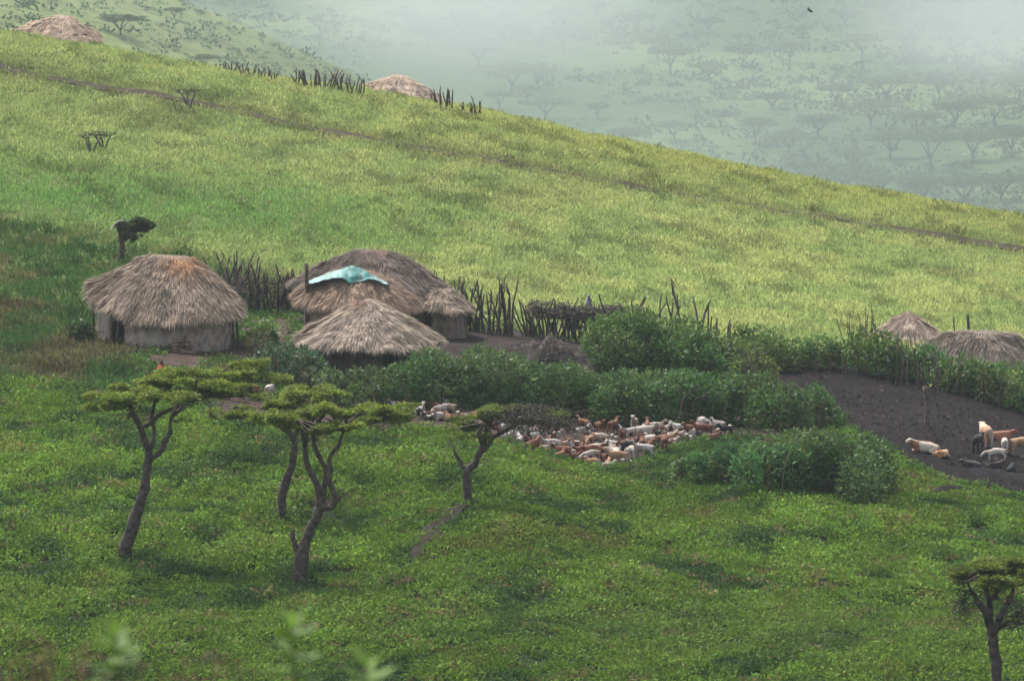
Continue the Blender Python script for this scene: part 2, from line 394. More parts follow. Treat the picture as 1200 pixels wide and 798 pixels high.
# left hut
gz = float(hz((192-600)/F*203, 200.6))
hut('thatched_hut', 'grey-brown thatched hut with rusty patch on its roof peak, firewood against its pale wall', 192, 203, gz,
    [dict(rg=[(-.35, 0, 3.85), (.95, .1, 3.78)], a=3.22, b=2.75, ez=[(0,1.75),(30,1.9),(90,2.0),(150,2.1),(178,2.55),(195,2.2),(215,1.75),(235,1.62),(250,1.25),(270,1.18),(300,1.2),(335,1.3)], p=1.28, strands=15000, base=STRAW, seed=3, patch=(.75, -.3, .9, (.34, .16, .07)), ln=.5, shag=.06)],
    [dict(a=2.8, b=2.35, h=1.75, base=(.43, .36, .31), gaps=[(222, 236)], seed=5), ],
    posts=[([(-1.95, -1.75, -.3), (-1.72, -2.0, 1.55)], .07), ([(-1.25, -2.05, -.3), (-1.2, -2.1, 1.5)], .05), ([(2.95, -.9, -.3), (2.85, -.8, 1.7)], .06), ([(3.1, -.2, -.3), (2.95, -.2, 1.7)], .06), ([(-2.9, -.6, -.3), (-2.95, -.5, 2.0)], .06)], foot=(3.1, 2.7))
# big hut behind, with side porch
gz = float(hz((438-600)/F*209, 207)) ; gB = gz
hut('thatched_hut', 'largest brown thatched hut with a low side porch, standing behind the two smaller round huts', 438, 209, gz,
    [dict(rg=[(-.5, 0, 3.3), (.5, 0, 3.25)], a=3.55, b=2.7, ez=[(0,1.3),(60,1.6),(120,1.8),(178,1.75),(200,1.9),(230,1.6),(270,1.35),(320,1.15)], p=1.22, strands=15000, base=(.20, .16, .135), seed=11, patch=(.1, 0, .5, (.22, .10, .07)), ln=.5, shag=.07),
     dict(rg=[(0, 0, 1.75), (.35, 0, 1.7)], a=1.45, b=1.5, ez=[(0,.85),(90,1.0),(180,1.3),(270,.88),(320,.82)], p=1.3, strands=4500, base=(.36, .29, .22), seed=12, ln=.45, off=(2.75, -.95, -.05))],
    [dict(a=2.9, b=2.2, h=1.6, base=(.20, .155, .13), seed=6, gaps=[(292, 306)]),
     dict(a=1.1, b=1.15, h=1.1, base=(.27, .22, .18), seed=7, gaps=[(205, 250)], off=(2.85, -.95, 0))],
    posts=[([(1.9, -1.9, -.3), (1.85, -1.95, 1.1)], .06), ([(2.5, -2.0, -.3), (2.5, -2.05, .95)], .05), ([(3.9, -1.35, -.3), (3.9, -1.4, .95)], .05)], foot=(4.2, 2.8))
# middle hut with the tarp
gz = float(hz((416-600)/F*204, 202.3)); gC = gz
eC, sC = hut('thatched_hut', 'brown thatched hut with a torn teal tarp over its peak', 417, 204, gz,
    [dict(rg=[(-.3, 0, zat(317, 204)-gz), (.3, 0, zat(317, 204)-gz)], a=2.6, b=2.2, ez=[(0,zat(357, 204)-gz),(90,zat(345, 206)-gz),(180,zat(344, 204)-gz),(225,zat(358, 202.5)-gz),(270,zat(362, 202)-gz),(315,zat(364, 202.5)-gz)], p=1.55, strands=10000, base=(.35, .255, .185), seed=21, ln=.5, shag=.07)],
    [dict(a=2.15, b=1.7, h=zat(347, 204)-gz, base=(.36, .29, .24), seed=8)], foot=(2.3, 2.1),
    posts=[([(-2.0, -.9, .8), (-2.05, -.9, zat(309, 203)-gz)], .10)])
# front conical hut
gz = float(hz((432-600)/F*198.5, 196.3)); gD = gz
hut('thatched_hut', 'front round hut with a pale grey conical thatched roof above the leafy bushes', 432, 198.6, gz,
    [dict(rg=[(-.08, 0, zat(350, 198.6)-gz), (.08, 0, zat(350, 198.6)-gz)], a=2.88, b=2.6, ez=[(0,zat(400, 198.6)-gz),(90,zat(391, 201)-gz),(180,zat(395, 198.6)-gz),(225,zat(404, 197)-gz),(270,zat(407, 196)-gz),(315,zat(407, 197)-gz)], p=1.12, strands=15000, base=(.42, .345, .275), seed=31, ln=.55, patch=(-.3, -.1, .45, (.30, .19, .13)))],
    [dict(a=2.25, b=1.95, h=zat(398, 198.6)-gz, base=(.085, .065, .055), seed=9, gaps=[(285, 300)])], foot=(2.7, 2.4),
    posts=[([(x_, -math.sqrt(max(0, 1-(x_/2.55)**2))*2.25, -.3), (x_, -math.sqrt(max(0, 1-(x_/2.55)**2))*2.25, zat(404, 196.3)-gz)], .045) for x_ in (-2.2, -1.5, -.6, .3, 1.1, 1.9)])
# two huts on the skyline
def skyhut(label, u, Y, va, vl, vr, half, seed, base, apx):
    zA = zat(va, Y); s = F/Y; zl = zat(vl, Y)-zA; zr = zat(vr, Y)-zA; h = -(zl+zr)/2
    gz = zA-3.4
    hut('thatched_hut', label, u, Y, gz,
        [dict(rg=[(apx-.2, 0, 3.4), (apx+.3, 0, 3.3)], a=half, b=half*.8, ez=[(0,3.4+zr),(45,3.4+zr*.8),(135,3.4+zl),(180,3.4+zl),(225,3.4+(zl*.75+zr*.25)-.1),(270,3.4+(zl+zr)/2-.15),(315,3.4+zr-.1)], p=1.15, strands=7000, base=base, seed=seed, ln=.5)],
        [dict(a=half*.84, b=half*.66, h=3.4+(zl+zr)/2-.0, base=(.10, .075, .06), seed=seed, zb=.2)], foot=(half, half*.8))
skyhut('small hut on the skyline at the top left corner, tawny thatched roof', 68, 294, 17, 35, 45, 2.6, 41, (.56, .44, .34), .3)
skyhut('small hut on the skyline between two stake fences, pale tawny thatched roof', 470, 291.5, 87, 105, 117, 2.35, 47, (.60, .48, .38), 0)
# right huts behind the hedge
Yg = 223; gz = float(hz((1068-600)/F*Yg, Yg-2))
hut('thatched_hut', 'pale ribbed conical thatched roof poking above the hedge at the right', 1066, Yg, gz,
    [dict(rg=[(0, 0, zat(364, Yg)-gz), (.06, 0, zat(364, Yg)-gz)], a=1.95, b=1.9, ez=[(0, zat(404, Yg)-gz), (90, zat(402, Yg)-gz), (180, zat(398, Yg)-gz), (270, zat(411, Yg)-gz)], p=1.0, strands=7000, base=(.44, .35, .28), seed=51, ln=.6, patch=(0, .2, .6, (.30, .2, .17)), shag=.03)],
    [dict(a=1.5, b=1.4, h=zat(402, Yg)-gz, base=(.2, .16, .13), seed=10)], foot=(2, 2))
Yh = 216; gz = float(hz((1150-600)/F*Yh, Yh-2))
hut('thatched_hut', 'low grey-brown domed thatched roof behind the hedge at the right edge', 1152, Yh, gz,
    [dict(rg=[(-.5, 0, zat(388, Yh)-gz), (.6, 0, zat(389, Yh)-gz)], a=2.75, b=2.3, ez=[(0, zat(425, Yh)-gz), (90, zat(412, Yh)-gz), (180, zat(412, Yh)-gz), (225, zat(434, Yh)-gz), (270, zat(444, Yh)-gz), (315, zat(442, Yh)-gz)], p=1.9, strands=14000, base=(.28, .23, .19), seed=61, ln=.55, shag=.07)],
    [dict(a=2.2, b=1.8, h=zat(425, Yh)-gz, base=(.16, .12, .1), seed=13)], foot=(2.6, 2.3))

# tarp
mb = MB(); uu = np.linspace(360, 455, 40)
tv = np.interp(uu, [360,385,413,422,437,455], [331,320,310.5,314,321,331]); bv = np.interp(uu, [360,385,402,408,414,422,432,442,455], [333.5,328,326,331,332.5,332,327,329,334])
rows = []
for k, q in enumerate(np.linspace(-.6, 1, 15)):
    if q < 0: vv = tv+(-q)*12; Yq = 204.0+(-q)*1.2+0*uu
    else: vv = tv+(bv-tv)*q; Yq = 203.75-q*.95-.0*uu
    rows.append(np.array([at(a_, b_, c_) for a_, b_, c_ in zip(uu, vv, Yq)]))
V = np.array(rows); V[..., 2] += .16*(fbm(V[..., 0]*3.5, V[..., 1]*4, 77, 3)-.5); V[..., 1] += .4*(vn(V[..., 0]*4.2, V[..., 2]*6, 78)-.5)
nr_, nc_ = V.shape[:2]; i = np.arange(nr_-1)[:, None]*nc_; j = np.arange(nc_-1)[None]
f = np.stack([i+j, i+j+1, i+nc_+j+1, i+nc_+j], -1).reshape(-1, 4)
Vf = V.reshape(-1, 3); uf = np.tile(uu, nr_)
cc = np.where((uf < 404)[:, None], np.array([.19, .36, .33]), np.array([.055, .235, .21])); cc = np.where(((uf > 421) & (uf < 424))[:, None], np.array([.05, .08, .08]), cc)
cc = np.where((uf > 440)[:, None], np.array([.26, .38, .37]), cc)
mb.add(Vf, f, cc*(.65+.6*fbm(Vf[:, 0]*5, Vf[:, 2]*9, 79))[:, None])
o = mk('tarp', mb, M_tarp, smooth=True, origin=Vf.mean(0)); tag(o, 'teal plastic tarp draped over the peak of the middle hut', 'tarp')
md = o.modifiers.new('thick', 'SOLIDIFY'); md.thickness = .012

# firewood
g0 = hit(212, 416, 190); gY = 200.45
e = tag(empty('firewood_pile', (at(212, 415, gY)[0], gY, float(hz(at(212, 415, gY)[0], gY)))), 'low heap of split firewood stacked against the pale wall of the left hut', 'firewood')
for k in range(22):
    mb = MB(); z0 = .06+.52*(k/22)**1.2; w = .75-.45*(k/22); x0 = R.uniform(-.25, .25)*(1-k/22); yy = -.25+R.uniform(-.12, .2)
    a_ = R.uniform(-.12, .12); tube(mb, [(x0-w*R.uniform(.6, 1), yy, z0-a_), (x0, yy+.03, z0), (x0+w*R.uniform(.6, 1), yy-.02, z0+a_)], [.035, .05, .03], (.24, .165, .11) if k % 3 else (.12, .09, .07), 5)
    mk('log', mb, M_bark, e)
# small heap of pale things left of the doorway
e = tag(empty('stone_heap', hit(121, 404, 190)), 'little heap of pale stones by the left corner of the left hut', 'stones')
for k in range(7):
    mb = MB(); th = R.uniform(0, 6.28); p = np.array([math.cos(th)*.25, math.sin(th)*.15, .07])
    tube(mb, [p-[.08, 0, .05], p, p+[.07, .02, .05]], [.03, .08, .03], (.5, .46, .42) if k % 2 else (.2, .19, .18), 6, .25)
    mk('stone', mb, M_bark, e)

# ------------------------------------------------------------------ stake fences
def stake(e, base, h, lean=0.12, r=.045, col=(.085, .068, .058), fork=.3):
    mb = MB(); p = [np.array(base)-[0, 0, .25]]; d = np.array([R.normal(0, lean), R.normal(0, lean), 1.0]); segs = 5
    for k in range(segs):
        d = d+np.array([R.normal(0, .10), R.normal(0, .10), 0]); p.append(p[-1]+d*(h+.25)/segs)
    tube(mb, p, [r, r*.9, r*.75, r*.5], np.array(col)*R.uniform(.7, 1.35), 5, .18)
    if R.random() < fork:
        q = p[R.integers(2, 5)]; s = R.choice([-1, 1]); tube(mb, [q, q+[s*.1, 0, .14], q+[s*.17, .02, .4*h*R.uniform(.3, .7)]], [r*.6, r*.5, r*.3], np.array(col), 4)
    mk('stake', mb, M_bark, e)
def fence(label, pts, n, hr, Yoff=0, **kw):
    """pts: list of (u, v, Y or None)"""
    W = np.array([hit(u, v, y0)[:3] if y0 else hit(u, v) for u, v, y0 in pts]); 
    e = tag(empty('stake_fence', W[0]), label, 'fence', 'rough stake fences of the village')
    s = np.linspace(0, 1, len(W)); brush = kw.pop('brush', None)
    for k in range(n):
        t = (k+R.uniform(.1, .9))/n; b = np.array([np.interp(t, s, W[:, q]) for q in range(3)])
        b[0] += R.normal(0, .05); b[1] += R.normal(0, .18); b[2] = hz(b[0], b[1])
        h = np.interp(t, np.linspace(0, 1, len(hr)), hr)*R.uniform(.72, 1.15)
        stake(e, b-W[0], h, **kw)
    if brush:
        h0, h1, cnt, sp = brush; mb = MB()
        for k in range(cnt):
            t = R.uniform(0, 1); b = np.array([np.interp(t, s, W[:, q]) for q in range(3)])-W[0]; b[2] += R.uniform(h0, h1)+.12*math.sin(t*40); b[1] += R.normal(0, .18)
            a = R.uniform(-.5, .5); L = R.uniform(.3, .9); tube(mb, [b, b+[L*.5, R.normal(0, .1), a*L*.5+.06], b+[L, R.normal(0, .1), a*L*.6-.08]], [.022, .018, .01], np.array([.09, .075, .066])*R.uniform(.7, 1.5), 3)
        mk('brushwood', mb, M_bark, e)
    return e
fence('tangled dark stake fence between the left hut and the largest hut', [(255,358,205),(280,364,205),(320,368,205),(352,366,205)], 60, [1.9, 2.3, 2.0, 1.6, 2.0], lean=.13, r=.06, fork=.5, brush=(.0, 1.3, 260, 1))
fence('open row of tall crooked stakes right of the largest hut', [(495,372,209),(530,384,209),(560,391,209),(603,396,209)], 50, [2.0, 1.9, 2.1, 2.35], lean=.10, r=.058, fork=.4, brush=(.1, 1.1, 60, 1))
fence('dense slanting stake fence topped with matted brushwood', [(614,396,209),(650,400,209),(690,402,209),(718,400,209)], 78, [1.5, 1.65, 1.6, 1.4], lean=.15, r=.05, fork=.15, brush=(1.0, 1.45, 400, 1))
fence('broken stakes sticking out of the leafy mound in the middle', [(700,400,205),(745,412,205),(790,416,205),(830,418,205),(850,424,205)], 26, [1.9, 2.1, 2.9, 2.3, 1.7], lean=.2, r=.06, fork=.4)
fence('thin bare poles beside the conical roof behind the hedge', [(985,420,210),(1010,420,210),(1022,424,210)], 9, [2.3, 2.1, 2.9], lean=.06, r=.03, fork=.2, brush=(.6, 1.1, 12, 1))
fence('short broken stakes in the hedge in front of the domed roof', [(1038,450,202),(1075,457,202),(1110,463,202),(1165,476,202)], 22, [2.0, 1.9, 2.1, 1.5], lean=.10, r=.032, fork=.1, col=(.11, .085, .08))
fence('faint stake fence on the skyline, farthest left, with gaps', [(243,81,278),(285,90,278),(326,98,278)], 30, [.45, .8, .8, .7], lean=.16, r=.055)
fence('dense stake fence on the skyline just left of the pale hut', [(345,101,278),(380,107,278),(425,115,278)], 36, [1.0, 1.1, 1.2, 1.0], lean=.15, r=.055)
fence('stakes on the skyline touching the right side of the pale hut', [(506,124,278),(520,128,278),(530,131,278)], 12, [1.0, 1.2, 1.3], lean=.08, r=.06)
fence('small cluster of stakes alone on the skyline, farthest right', [(542,133,278),(555,137,278),(564,139,278)], 9, [.7, .7, 1.3], lean=.10, r=.05)
# two posts behind domed roof
for (u, v0, v1, lbl, r, dx) in [(1122, 400, 371, 'thin leaning pole rising beside the domed roof', .03, -5), (1137, 400, 369, 'thicker dark post rising just behind the domed roof', .075, -3)]:
    b = at(u, v0, 219.5); t = at(u+dx, v1, 219.5); b[2] = hz(b[0], b[1])-.2
    mb = MB(); tube(mb, [b, (b+t)/2, t], [r, r, r*.7], (.06, .05, .045)); o = mk('pole', mb, M_bark, origin=b); tag(o, lbl, 'pole')
# post in the cattle pen
b = hit(1086, 503, 180); mb = MB(); tube(mb, [b-[0, 0, .3], b+[.02, 0, .8], at(1084, 453, b[1])], [.13, .12, .10], (.13, .105, .085), 8)
tag(mk('post', mb, M_bark, origin=b), 'stout grey wooden post standing alone in the dark cattle pen', 'post')
# stakes near goats pen hedge ends (right)
# rag on fence
b = at(690, 352, 208.8); mb = MB(); uu, vv = np.meshgrid(np.linspace(-.17, .17, 7), np.linspace(0, -.5, 9))
V = np.stack([uu*(.25+.5*np.minimum(1, -vv*3)+.1*np.sin(vv*17)), .06*np.sin(uu*25)+.03*np.sin(vv*20), vv+.25], -1).reshape(-1, 3)
i = np.arange(8)[:, None]*7; j = np.arange(6)[None]; mb.add(V, np.stack([i+j, i+j+1, i+8+j, i+7+j], -1).reshape(-1, 4), (.34, .31, .35))
o = mk('rag', mb, M_cloth, smooth=True); o.location = b; o.modifiers.new('t', 'SOLIDIFY').thickness = .01
tag(o, 'pale grey rag hung over a stake top on the brushwood fence', 'rag')

# ------------------------------------------------------------------ leafy things
def blob_leaves(mb, C, rad, n, size, col, var=.35, inner=.35, flat=0.0, up=.35, asp=.5):
    """leaf shell on an ellipsoid with lumps"""
    d = rdir(n, .25); lum = 1+.28*(vn(d[:, 0]*3+C[0]*3, d[:, 2]*3+d[:, 1]*4+C[1], 5)-.5)*2
    q = np.where(R.random(n) < inner, R.uniform(.45, .95, n), R.uniform(.9, 1.06, n))*lum
    P = C+d*np.asarray(rad)*q[:, None]
    D = nrm(d*np.array([1, 1, .6])+R.normal(0, .7, (n, 3))+[0, 0, up]); W = rdir(n)
    tone = (1+R.uniform(-var, var, n))*(.85+.35*vn(P[:, 0]*1.4, P[:, 2]*1.8+P[:, 1], 9))
    c = np.asarray(col)*tone[:, None]; yel = R.random(n) < .12; c[yel] *= [1.6, 1.35, .8]
    leaves(mb, P, D, W, size*R.uniform(.6, 1.3, n), size*asp*R.uniform(.7, 1.2, n), c)
def hedge(name, label, line, depth, col, per=1.0, size=.24, nb=1.6, cat='bush', stems=10, group='leafy bushes round the pens'):
    """line: (u, v_base, v_top, ymin)"""
    W = [hit(u, vb, y0) for u, vb, vt, y0 in line]; H = [(vb-vt)/F*w[1] for (u, vb, vt, y0), w in zip(line, W)]
    W = np.array(W); o0 = W[0]; e = tag(empty(cat, o0), label, cat, group)
    s = np.linspace(0, 1, len(W)); length = np.sum(np.linalg.norm(np.diff(W[:, :2], axis=0), axis=1)); mb = MB()
    cnt = max(2, int(length*nb*max(1, depth/1.5)))
    for k in range(cnt):
        t = (k+R.uniform(0, 1))/cnt; dy_ = R.uniform(0, 1); b = np.array([np.interp(t, s, W[:, q]) for q in range(3)]); h = np.interp(t, s, H)*(R.uniform(.68, 1.1) if dy_ > .25 else R.uniform(.5, .9))
        dy = dy_*depth; b[1] += dy; b[2] = hz(b[0], b[1])
        h = max(.35, h-max(0, dy)*.02)
        r = min(.95, h*.5)*R.uniform(.75, 1.15)
        sz = size*R.uniform(.6, 1.15)
        nlay = max(1, int(round(h/(r*1.3))))
        for L in range(nlay):
            C = b+[R.normal(0, .15), R.normal(0, .15), max(r*.6, (L+.62)*h/nlay)]; rr = np.array([r*1.1, r, max(.3, h/nlay*.62)])
            if C[2]+rr[2] > b[2]+h*1.03: C[2] = b[2]+h*1.03-rr[2]
            cl = np.asarray(col)*R.uniform(.82, 1.2)*[R.uniform(.8, 1.4), 1, R.uniform(.8, 1.2)]
            blob_leaves(mb, C-o0, rr, int(400*per*r*rr[2]/(sz/.24)**2+50), sz, cl)
            m = 20; P = C-o0+rdir(m, 1.2)*rr*.95; D = nrm(R.normal(0, .25, (m, 3))+[0, 0, 1])     # upright shoots
            for q in range(4): leaves(mb, P+D*R.uniform(0, .28, (m, 1)), nrm(D*.5+R.normal(0, .8, (m, 3))), rdir(m), size*.9, size*.4, cl*1.25)
    mk('foliage', mb, M_leaf, e); mb = MB()
    for k in range(int(stems*2.2)):
        t = R.uniform(0, 1); b = np.array([np.interp(t, s, W[:, q]) for q in range(3)]); h = np.interp(t, s, H)*R.uniform(.9, 1.2); b = b-o0; b[1] += R.uniform(-.3, depth*.4)
        tube(mb, [b-[0, 0, .2], b+[R.normal(0, .1), 0, h*.5], b+[R.normal(0, .25), R.normal(0, .2), h*R.uniform(.6, .95)]], [.03, .022, .012], (.10, .08, .06), 4)
    mk('stems', mb, M_bark, e); return e
HG = (.058, .120, .034); HG2 = (.070, .140, .034)
hedge('bush', 'blue-green leafy bush left of the front conical hut', [(318,452,400,188),(345,462,412,188),(372,470,430,188)], 2.2, (.055, .10, .052), 1.0, cat='bush')
hedge('bush', 'brownish thin bush at the right corner of the left hut', [(288,425,398,190),(306,430,396,190),(320,432,402,190)], 1.0, (.07, .08, .04), .5, size=.14)
hedge('bush', 'single upright bright green sapling bush in the yard beside the left hut', [(309,412,382,190),(313,412,384,190)], .3, (.09, .17, .04), 1.2, nb=6, stems=3)
hedge('hedge', 'leafy hedge in front of the conical hut, left half', [(385,484,444,189),(420,486,440,189),(455,487,440,189),(500,490,432,189)], 2.6, HG, 1.0, cat='hedge')
hedge('hedge', 'leafy hedge above the goats, below the brown dung heap', [(500,490,424,189),(560,492,418,189),(620,494,430,189),(690,497,448,189)], 2.8, HG, 1.0, cat='hedge')
hedge('hedge', 'tall dark green hedge behind the right half of the goat pen', [(690,499,446,189),(740,502,443,189),(800,505,446,189),(870,508,452,189)], 3.0, HG, 1.0, cat='hedge')
hedge('hedge', 'rounded dark green bush at the right end of the goat pen hedge', [(872,507,440,189),(920,508,446,189),(958,507,462,189),(978,505,486,189)], 3.0, HG, 1.0, cat='bush')
hedge('hedge', 'leafy mound with broken stakes, right of the brushwood fence', [(700,444,392,200),(725,446,384,200),(765,448,378,200),(810,446,392,200),(850,444,404,200)], 3.0, HG2, 1.0, cat='bush')
hedge('hedge', 'long low hedge along the top of the cattle pen, left part', [(840,434,392,205),(890,436,394,205),(940,438,400,205),(1000,442,407,205)], 2.0, HG2, 1.0, cat='hedge')
hedge('hedge', 'leafy hedge along the top of the cattle pen, in front of the conical roof', [(1000,443,398,205),(1030,446,388,205),(1060,452,414,205),(1090,458,420,205)], 1.8, HG2, 1.0, cat='hedge')
hedge('hedge', 'leafy hedge along the top of the cattle pen at the right edge', [(1090,460,418,204),(1130,470,434,203),(1170,482,440,202),(1230,495,440,202)], 2.0, HG2, 1.0, cat='hedge')
hedge('hedge', 'yellowish weedy bush between the two middle hedges', [(868,458,414,198),(885,460,408,198),(902,458,418,198)], .8, (.11, .15, .04), .7, cat='bush')
hedge('hedge', 'big low spreading bush in front of the cattle pen', [(800,566,548,170),(850,576,536,170),(910,584,528,170),(970,590,526,170),(1015,592,530,170),(1036,589,550,170)], 3.2, (.066, .132, .038), 1.0, cat='bush', stems=3)
hedge('hedge', 'small green bush against the left edge of the left hut', [(78,402,376,190),(96,404,380,190),(108,404,385,190)], .8, (.05, .10, .03), .8, cat='bush')

hedge('hedge', 'low green bush in front of the domed roof at the right edge', [(1150,470,440,206),(1190,474,440,206),(1225,480,440,206)], 1.2, HG2, 1.1, cat='bush')
# dung heap
def heap(name, label, line, depth, col, cat, mat=M_soil, twigs=0):
    W = np.array([hit(u, vb, y0) for u, vb, vt, y0 in line]); H = [(vb-vt)/F*w[1] for (u, vb, vt, y0), w in zip(line, W)]; o0 = W[0]
    nx, ny = 60, 18; mb = MB(); S, Tt = np.meshgrid(np.linspace(0, 1, nx), np.linspace(0, 1, ny)); s = np.linspace(0, 1, len(W))
    P = np.stack([np.interp(S, s, W[:, q]) for q in range(3)], -1); P[..., 1] += Tt*depth
    h = np.interp(S, s, H)*np.sin(np.pi*np.clip(Tt, 0, 1))**.6*np.sin(np.pi*np.clip(S, 0, 1))**.35
    P[..., 2] = hz(P[..., 0], P[..., 1])-.05+h*(.62+.5*fbm(P[..., 0]*.9, P[..., 1]*.9, 7)+.55*(fbm(P[..., 0]*3.5, P[..., 1]*3.5, 17)-.5))
    V = P.reshape(-1, 3)-o0; i = np.arange(ny-1)[:, None]*nx; j = np.arange(nx-1)[None]
    mb.add(V, np.stack([i+j, i+j+1, i+nx+j+1, i+nx+j], -1).reshape(-1, 4), soilc(col, .7)(V[:, 0]*3, V[:, 1]*3))
    e = tag(empty(name, o0), label, cat); mk('mound', mb, mat, e, smooth=True)
    if twigs:
        mb = MB()
        for k in range(twigs):
            b = V[R.integers(len(V))]+[0, 0, .04]; d = rdir(1)[0]*[1, 1, .3]*R.uniform(.2, .6); tube(mb, [b, b+d*.5+[0, 0, .06], b+d], [.02, .015, .008], np.array([.10, .085, .075])*R.uniform(.6, 1.5), 3)
        mk('twigs', mb, M_bark, e)
heap('dung_heap', 'dark grey-brown heap of dung and twigs below the brushwood fence', [(575,436,410,199),(612,440,402,199),(655,444,402,199),(702,448,412,199)], 2.2, (.075, .062, .055), 'heap', twigs=520)

# ------------------------------------------------------------------ meadow and slope vegetation
def scatter(n, y0, y1, marg):
    y = np.sqrt(R.uniform(y0*y0, y1*y1, n)); x = R.uniform(-1, 1, n)*(y*.1055+marg); return x, y
def clumps(name, x, y, r, h, per, size, cols, asp, up, kind='stuff', mat=None, spread=1.0):
    n = len(x); z = hz(x, y); mb = MB()
    idx = np.repeat(np.arange(n), per); m = len(idx)
    a = R.uniform(0, 2*math.pi, m); q = np.sqrt(R.uniform(0, 1, m))
    px = x[idx]+np.cos(a)*q*r[idx]; py = y[idx]+np.sin(a)*q*r[idx]*spread
    pz = hz(px, py)+h[idx]*np.sqrt(np.maximum(0, 1-q*q*.85))*R.uniform(.35, 1.0, m)
    D = nrm(np.stack([np.cos(a)*q, np.sin(a)*q, np.full(m, up)], 1)+R.normal(0, .45, (m, 3)))
    P = np.stack([px, py, pz], 1); W = rdir(m)
    ln = size*R.uniform(.6, 1.35, m); P = P-D*(ln*.35)[:, None]
    c = cols[idx]*R.uniform(.7, 1.35, (m, 1)); leaves(mb, P, D, W, ln, ln*asp, c)
    return mk(name, mb, mat or M_grass)
# near meadow of leafy herbs
n = 20000; x, y = scatter(n, 134, 190.5, 6)
k = free(x, y) & (dline(x, y, gully) > .22+.25*R.random(n))
u_, v_ = pix(np.stack([x, y, hz(x, y)], 1))

x, y, u_ = x[k], y[k], u_[k]; n = len(x)
N1 = fbm(x*.18, y*.12, 50); N2 = fbm(x*.6, y*.45, 51); 
base = np.array([.112, .198, .024])*np.ones((n, 1))
olive = np.array([.130, .155, .030]); dark = np.array([.048, .098, .022])
w1 = np.clip((N2-.56)*4, 0, 1)[:, None]; w2 = np.clip((.47-N2)*7, 0, 1)[:, None]
c = base*(1-w1)+olive*w1; c = c*(1-w2)+dark*w2
red = (R.random(n) < .04) & (u_ < 1300); c[red] = [.17, .13, .06]
c *= (.75+.55*N1)[:, None]*R.uniform(.74, 1.32, (n, 1))
r = R.uniform(.16, .62, n)*(.6+.9*N2); h = r*R.uniform(.5, 1.15, n)+.04; c *= (.72+.42*r)[:, None]*1.2
big = R.random(n) < .05; r[big] = R.uniform(.5, .95, big.sum()); h[big] = R.uniform(.35, .75, big.sum()); c[big] *= R.uniform(.65, 1.2, (big.sum(), 1))
hol = np.clip((fbm(x*.33, y*.22, 57)-.42)*6, .25, 1); h = h*hol; c = c*(.8+.2*hol)[:, None]
flat = np.exp(-((x-7)/9)**2-((y-148)/3.2)**2); h = h*(1-.65*flat); c = c*(1-.5*flat[:, None])+np.array([.135, .20, .045])*.5*flat[:, None]
o = clumps('meadow_herbs', x, y, r, h, 44, .145, c, .45, .55, mat=M_grass, spread=1.0)
tag(o, 'lush green knee-high herbs covering the near meadow', 'grass', kind='stuff')
# village level and slope grass
n = 44000; x, y = scatter(n, 189, 300, 7)
u_, v_ = pix(np.stack([x, y, hz(x, y)], 1))
dt = np.minimum(dline(x, y, trail), dline(x, y, side_trail)+.75)
k = free(x, y) & (dt > .25+.75*np.clip(vn(x*.22, y*.22, 44)*1.6-.2, 0, 1)+.4*R.random(n))
x, y, u_, v_, dt = x[k], y[k], u_[k], v_[k], dt[k]; n = len(x)
N1 = fbm(x*.10, y*.05, 60); N2 = fbm(x*.5, y*.3, 61)
yel = np.array([.425, .462, .165]); grn = np.array([.325, .405, .135]); lush = np.array([.16, .32, .075]); olv = np.array([.15, .135, .055]); drk = np.array([.07, .12, .03])
w = np.clip((N2-.5)*5+.5, 0, 1)[:, None]; c = yel*w+grn*(1-w)
top = np.clip((y-262)/20, 0, 1)[:, None]*np.clip((u_-350)/350, 0, 1)[:, None]; c = c*(1-.5*top)+np.array([.36, .36, .09])*.5*top
left = np.clip((420-u_)/350, 0, 1)[:, None]; c = c*(1-left*.45)+grn*.85*left*.45
lb = np.exp(-((v_-(225+u_*.09))/38)**2)*np.clip((600-u_)/250, 0, 1); lb = lb[:, None]; c = c*(1-lb*.85)+lush*lb*.85
edge = 245+u_*.22+25*(fbm(x*.25, y*.1, 66)-.5)       # dull weedy ground left of the huts
dl = (np.clip((v_-edge)/14, 0, 1)*np.clip((430-u_)/90, 0, 1))[:, None]; c = c*(1-dl)+(olv*w+np.array([.06, .135, .028])*(1-w))*dl
low = np.clip((212-y)/6, 0, 1)[:, None]*(1-dl); c = c*(1-low)+np.array([.10, .185, .04])*low
tr = np.exp(-((dt-.9)/1.6)**2)[:, None]; c = c*(1-tr*.55)+np.array([.15, .15, .06])*tr*.55
spot = (fbm(x*.9, y*.5, 70) > .66); c[spot] *= .62
c *= (.9+.2*N1)[:, None]*R.uniform(.85, 1.18, (n, 1))
r = R.uniform(.25, .6, n); h = r*.5*R.uniform(.5, 1, n)+.06+.18*spot
o = clumps('slope_grass', x, y, r, h, 15, .26, c, .24, 1.3, mat=M_grass, spread=1.6)
tag(o, 'tall yellow-green grass covering the slope behind the huts', 'grass', kind='stuff')
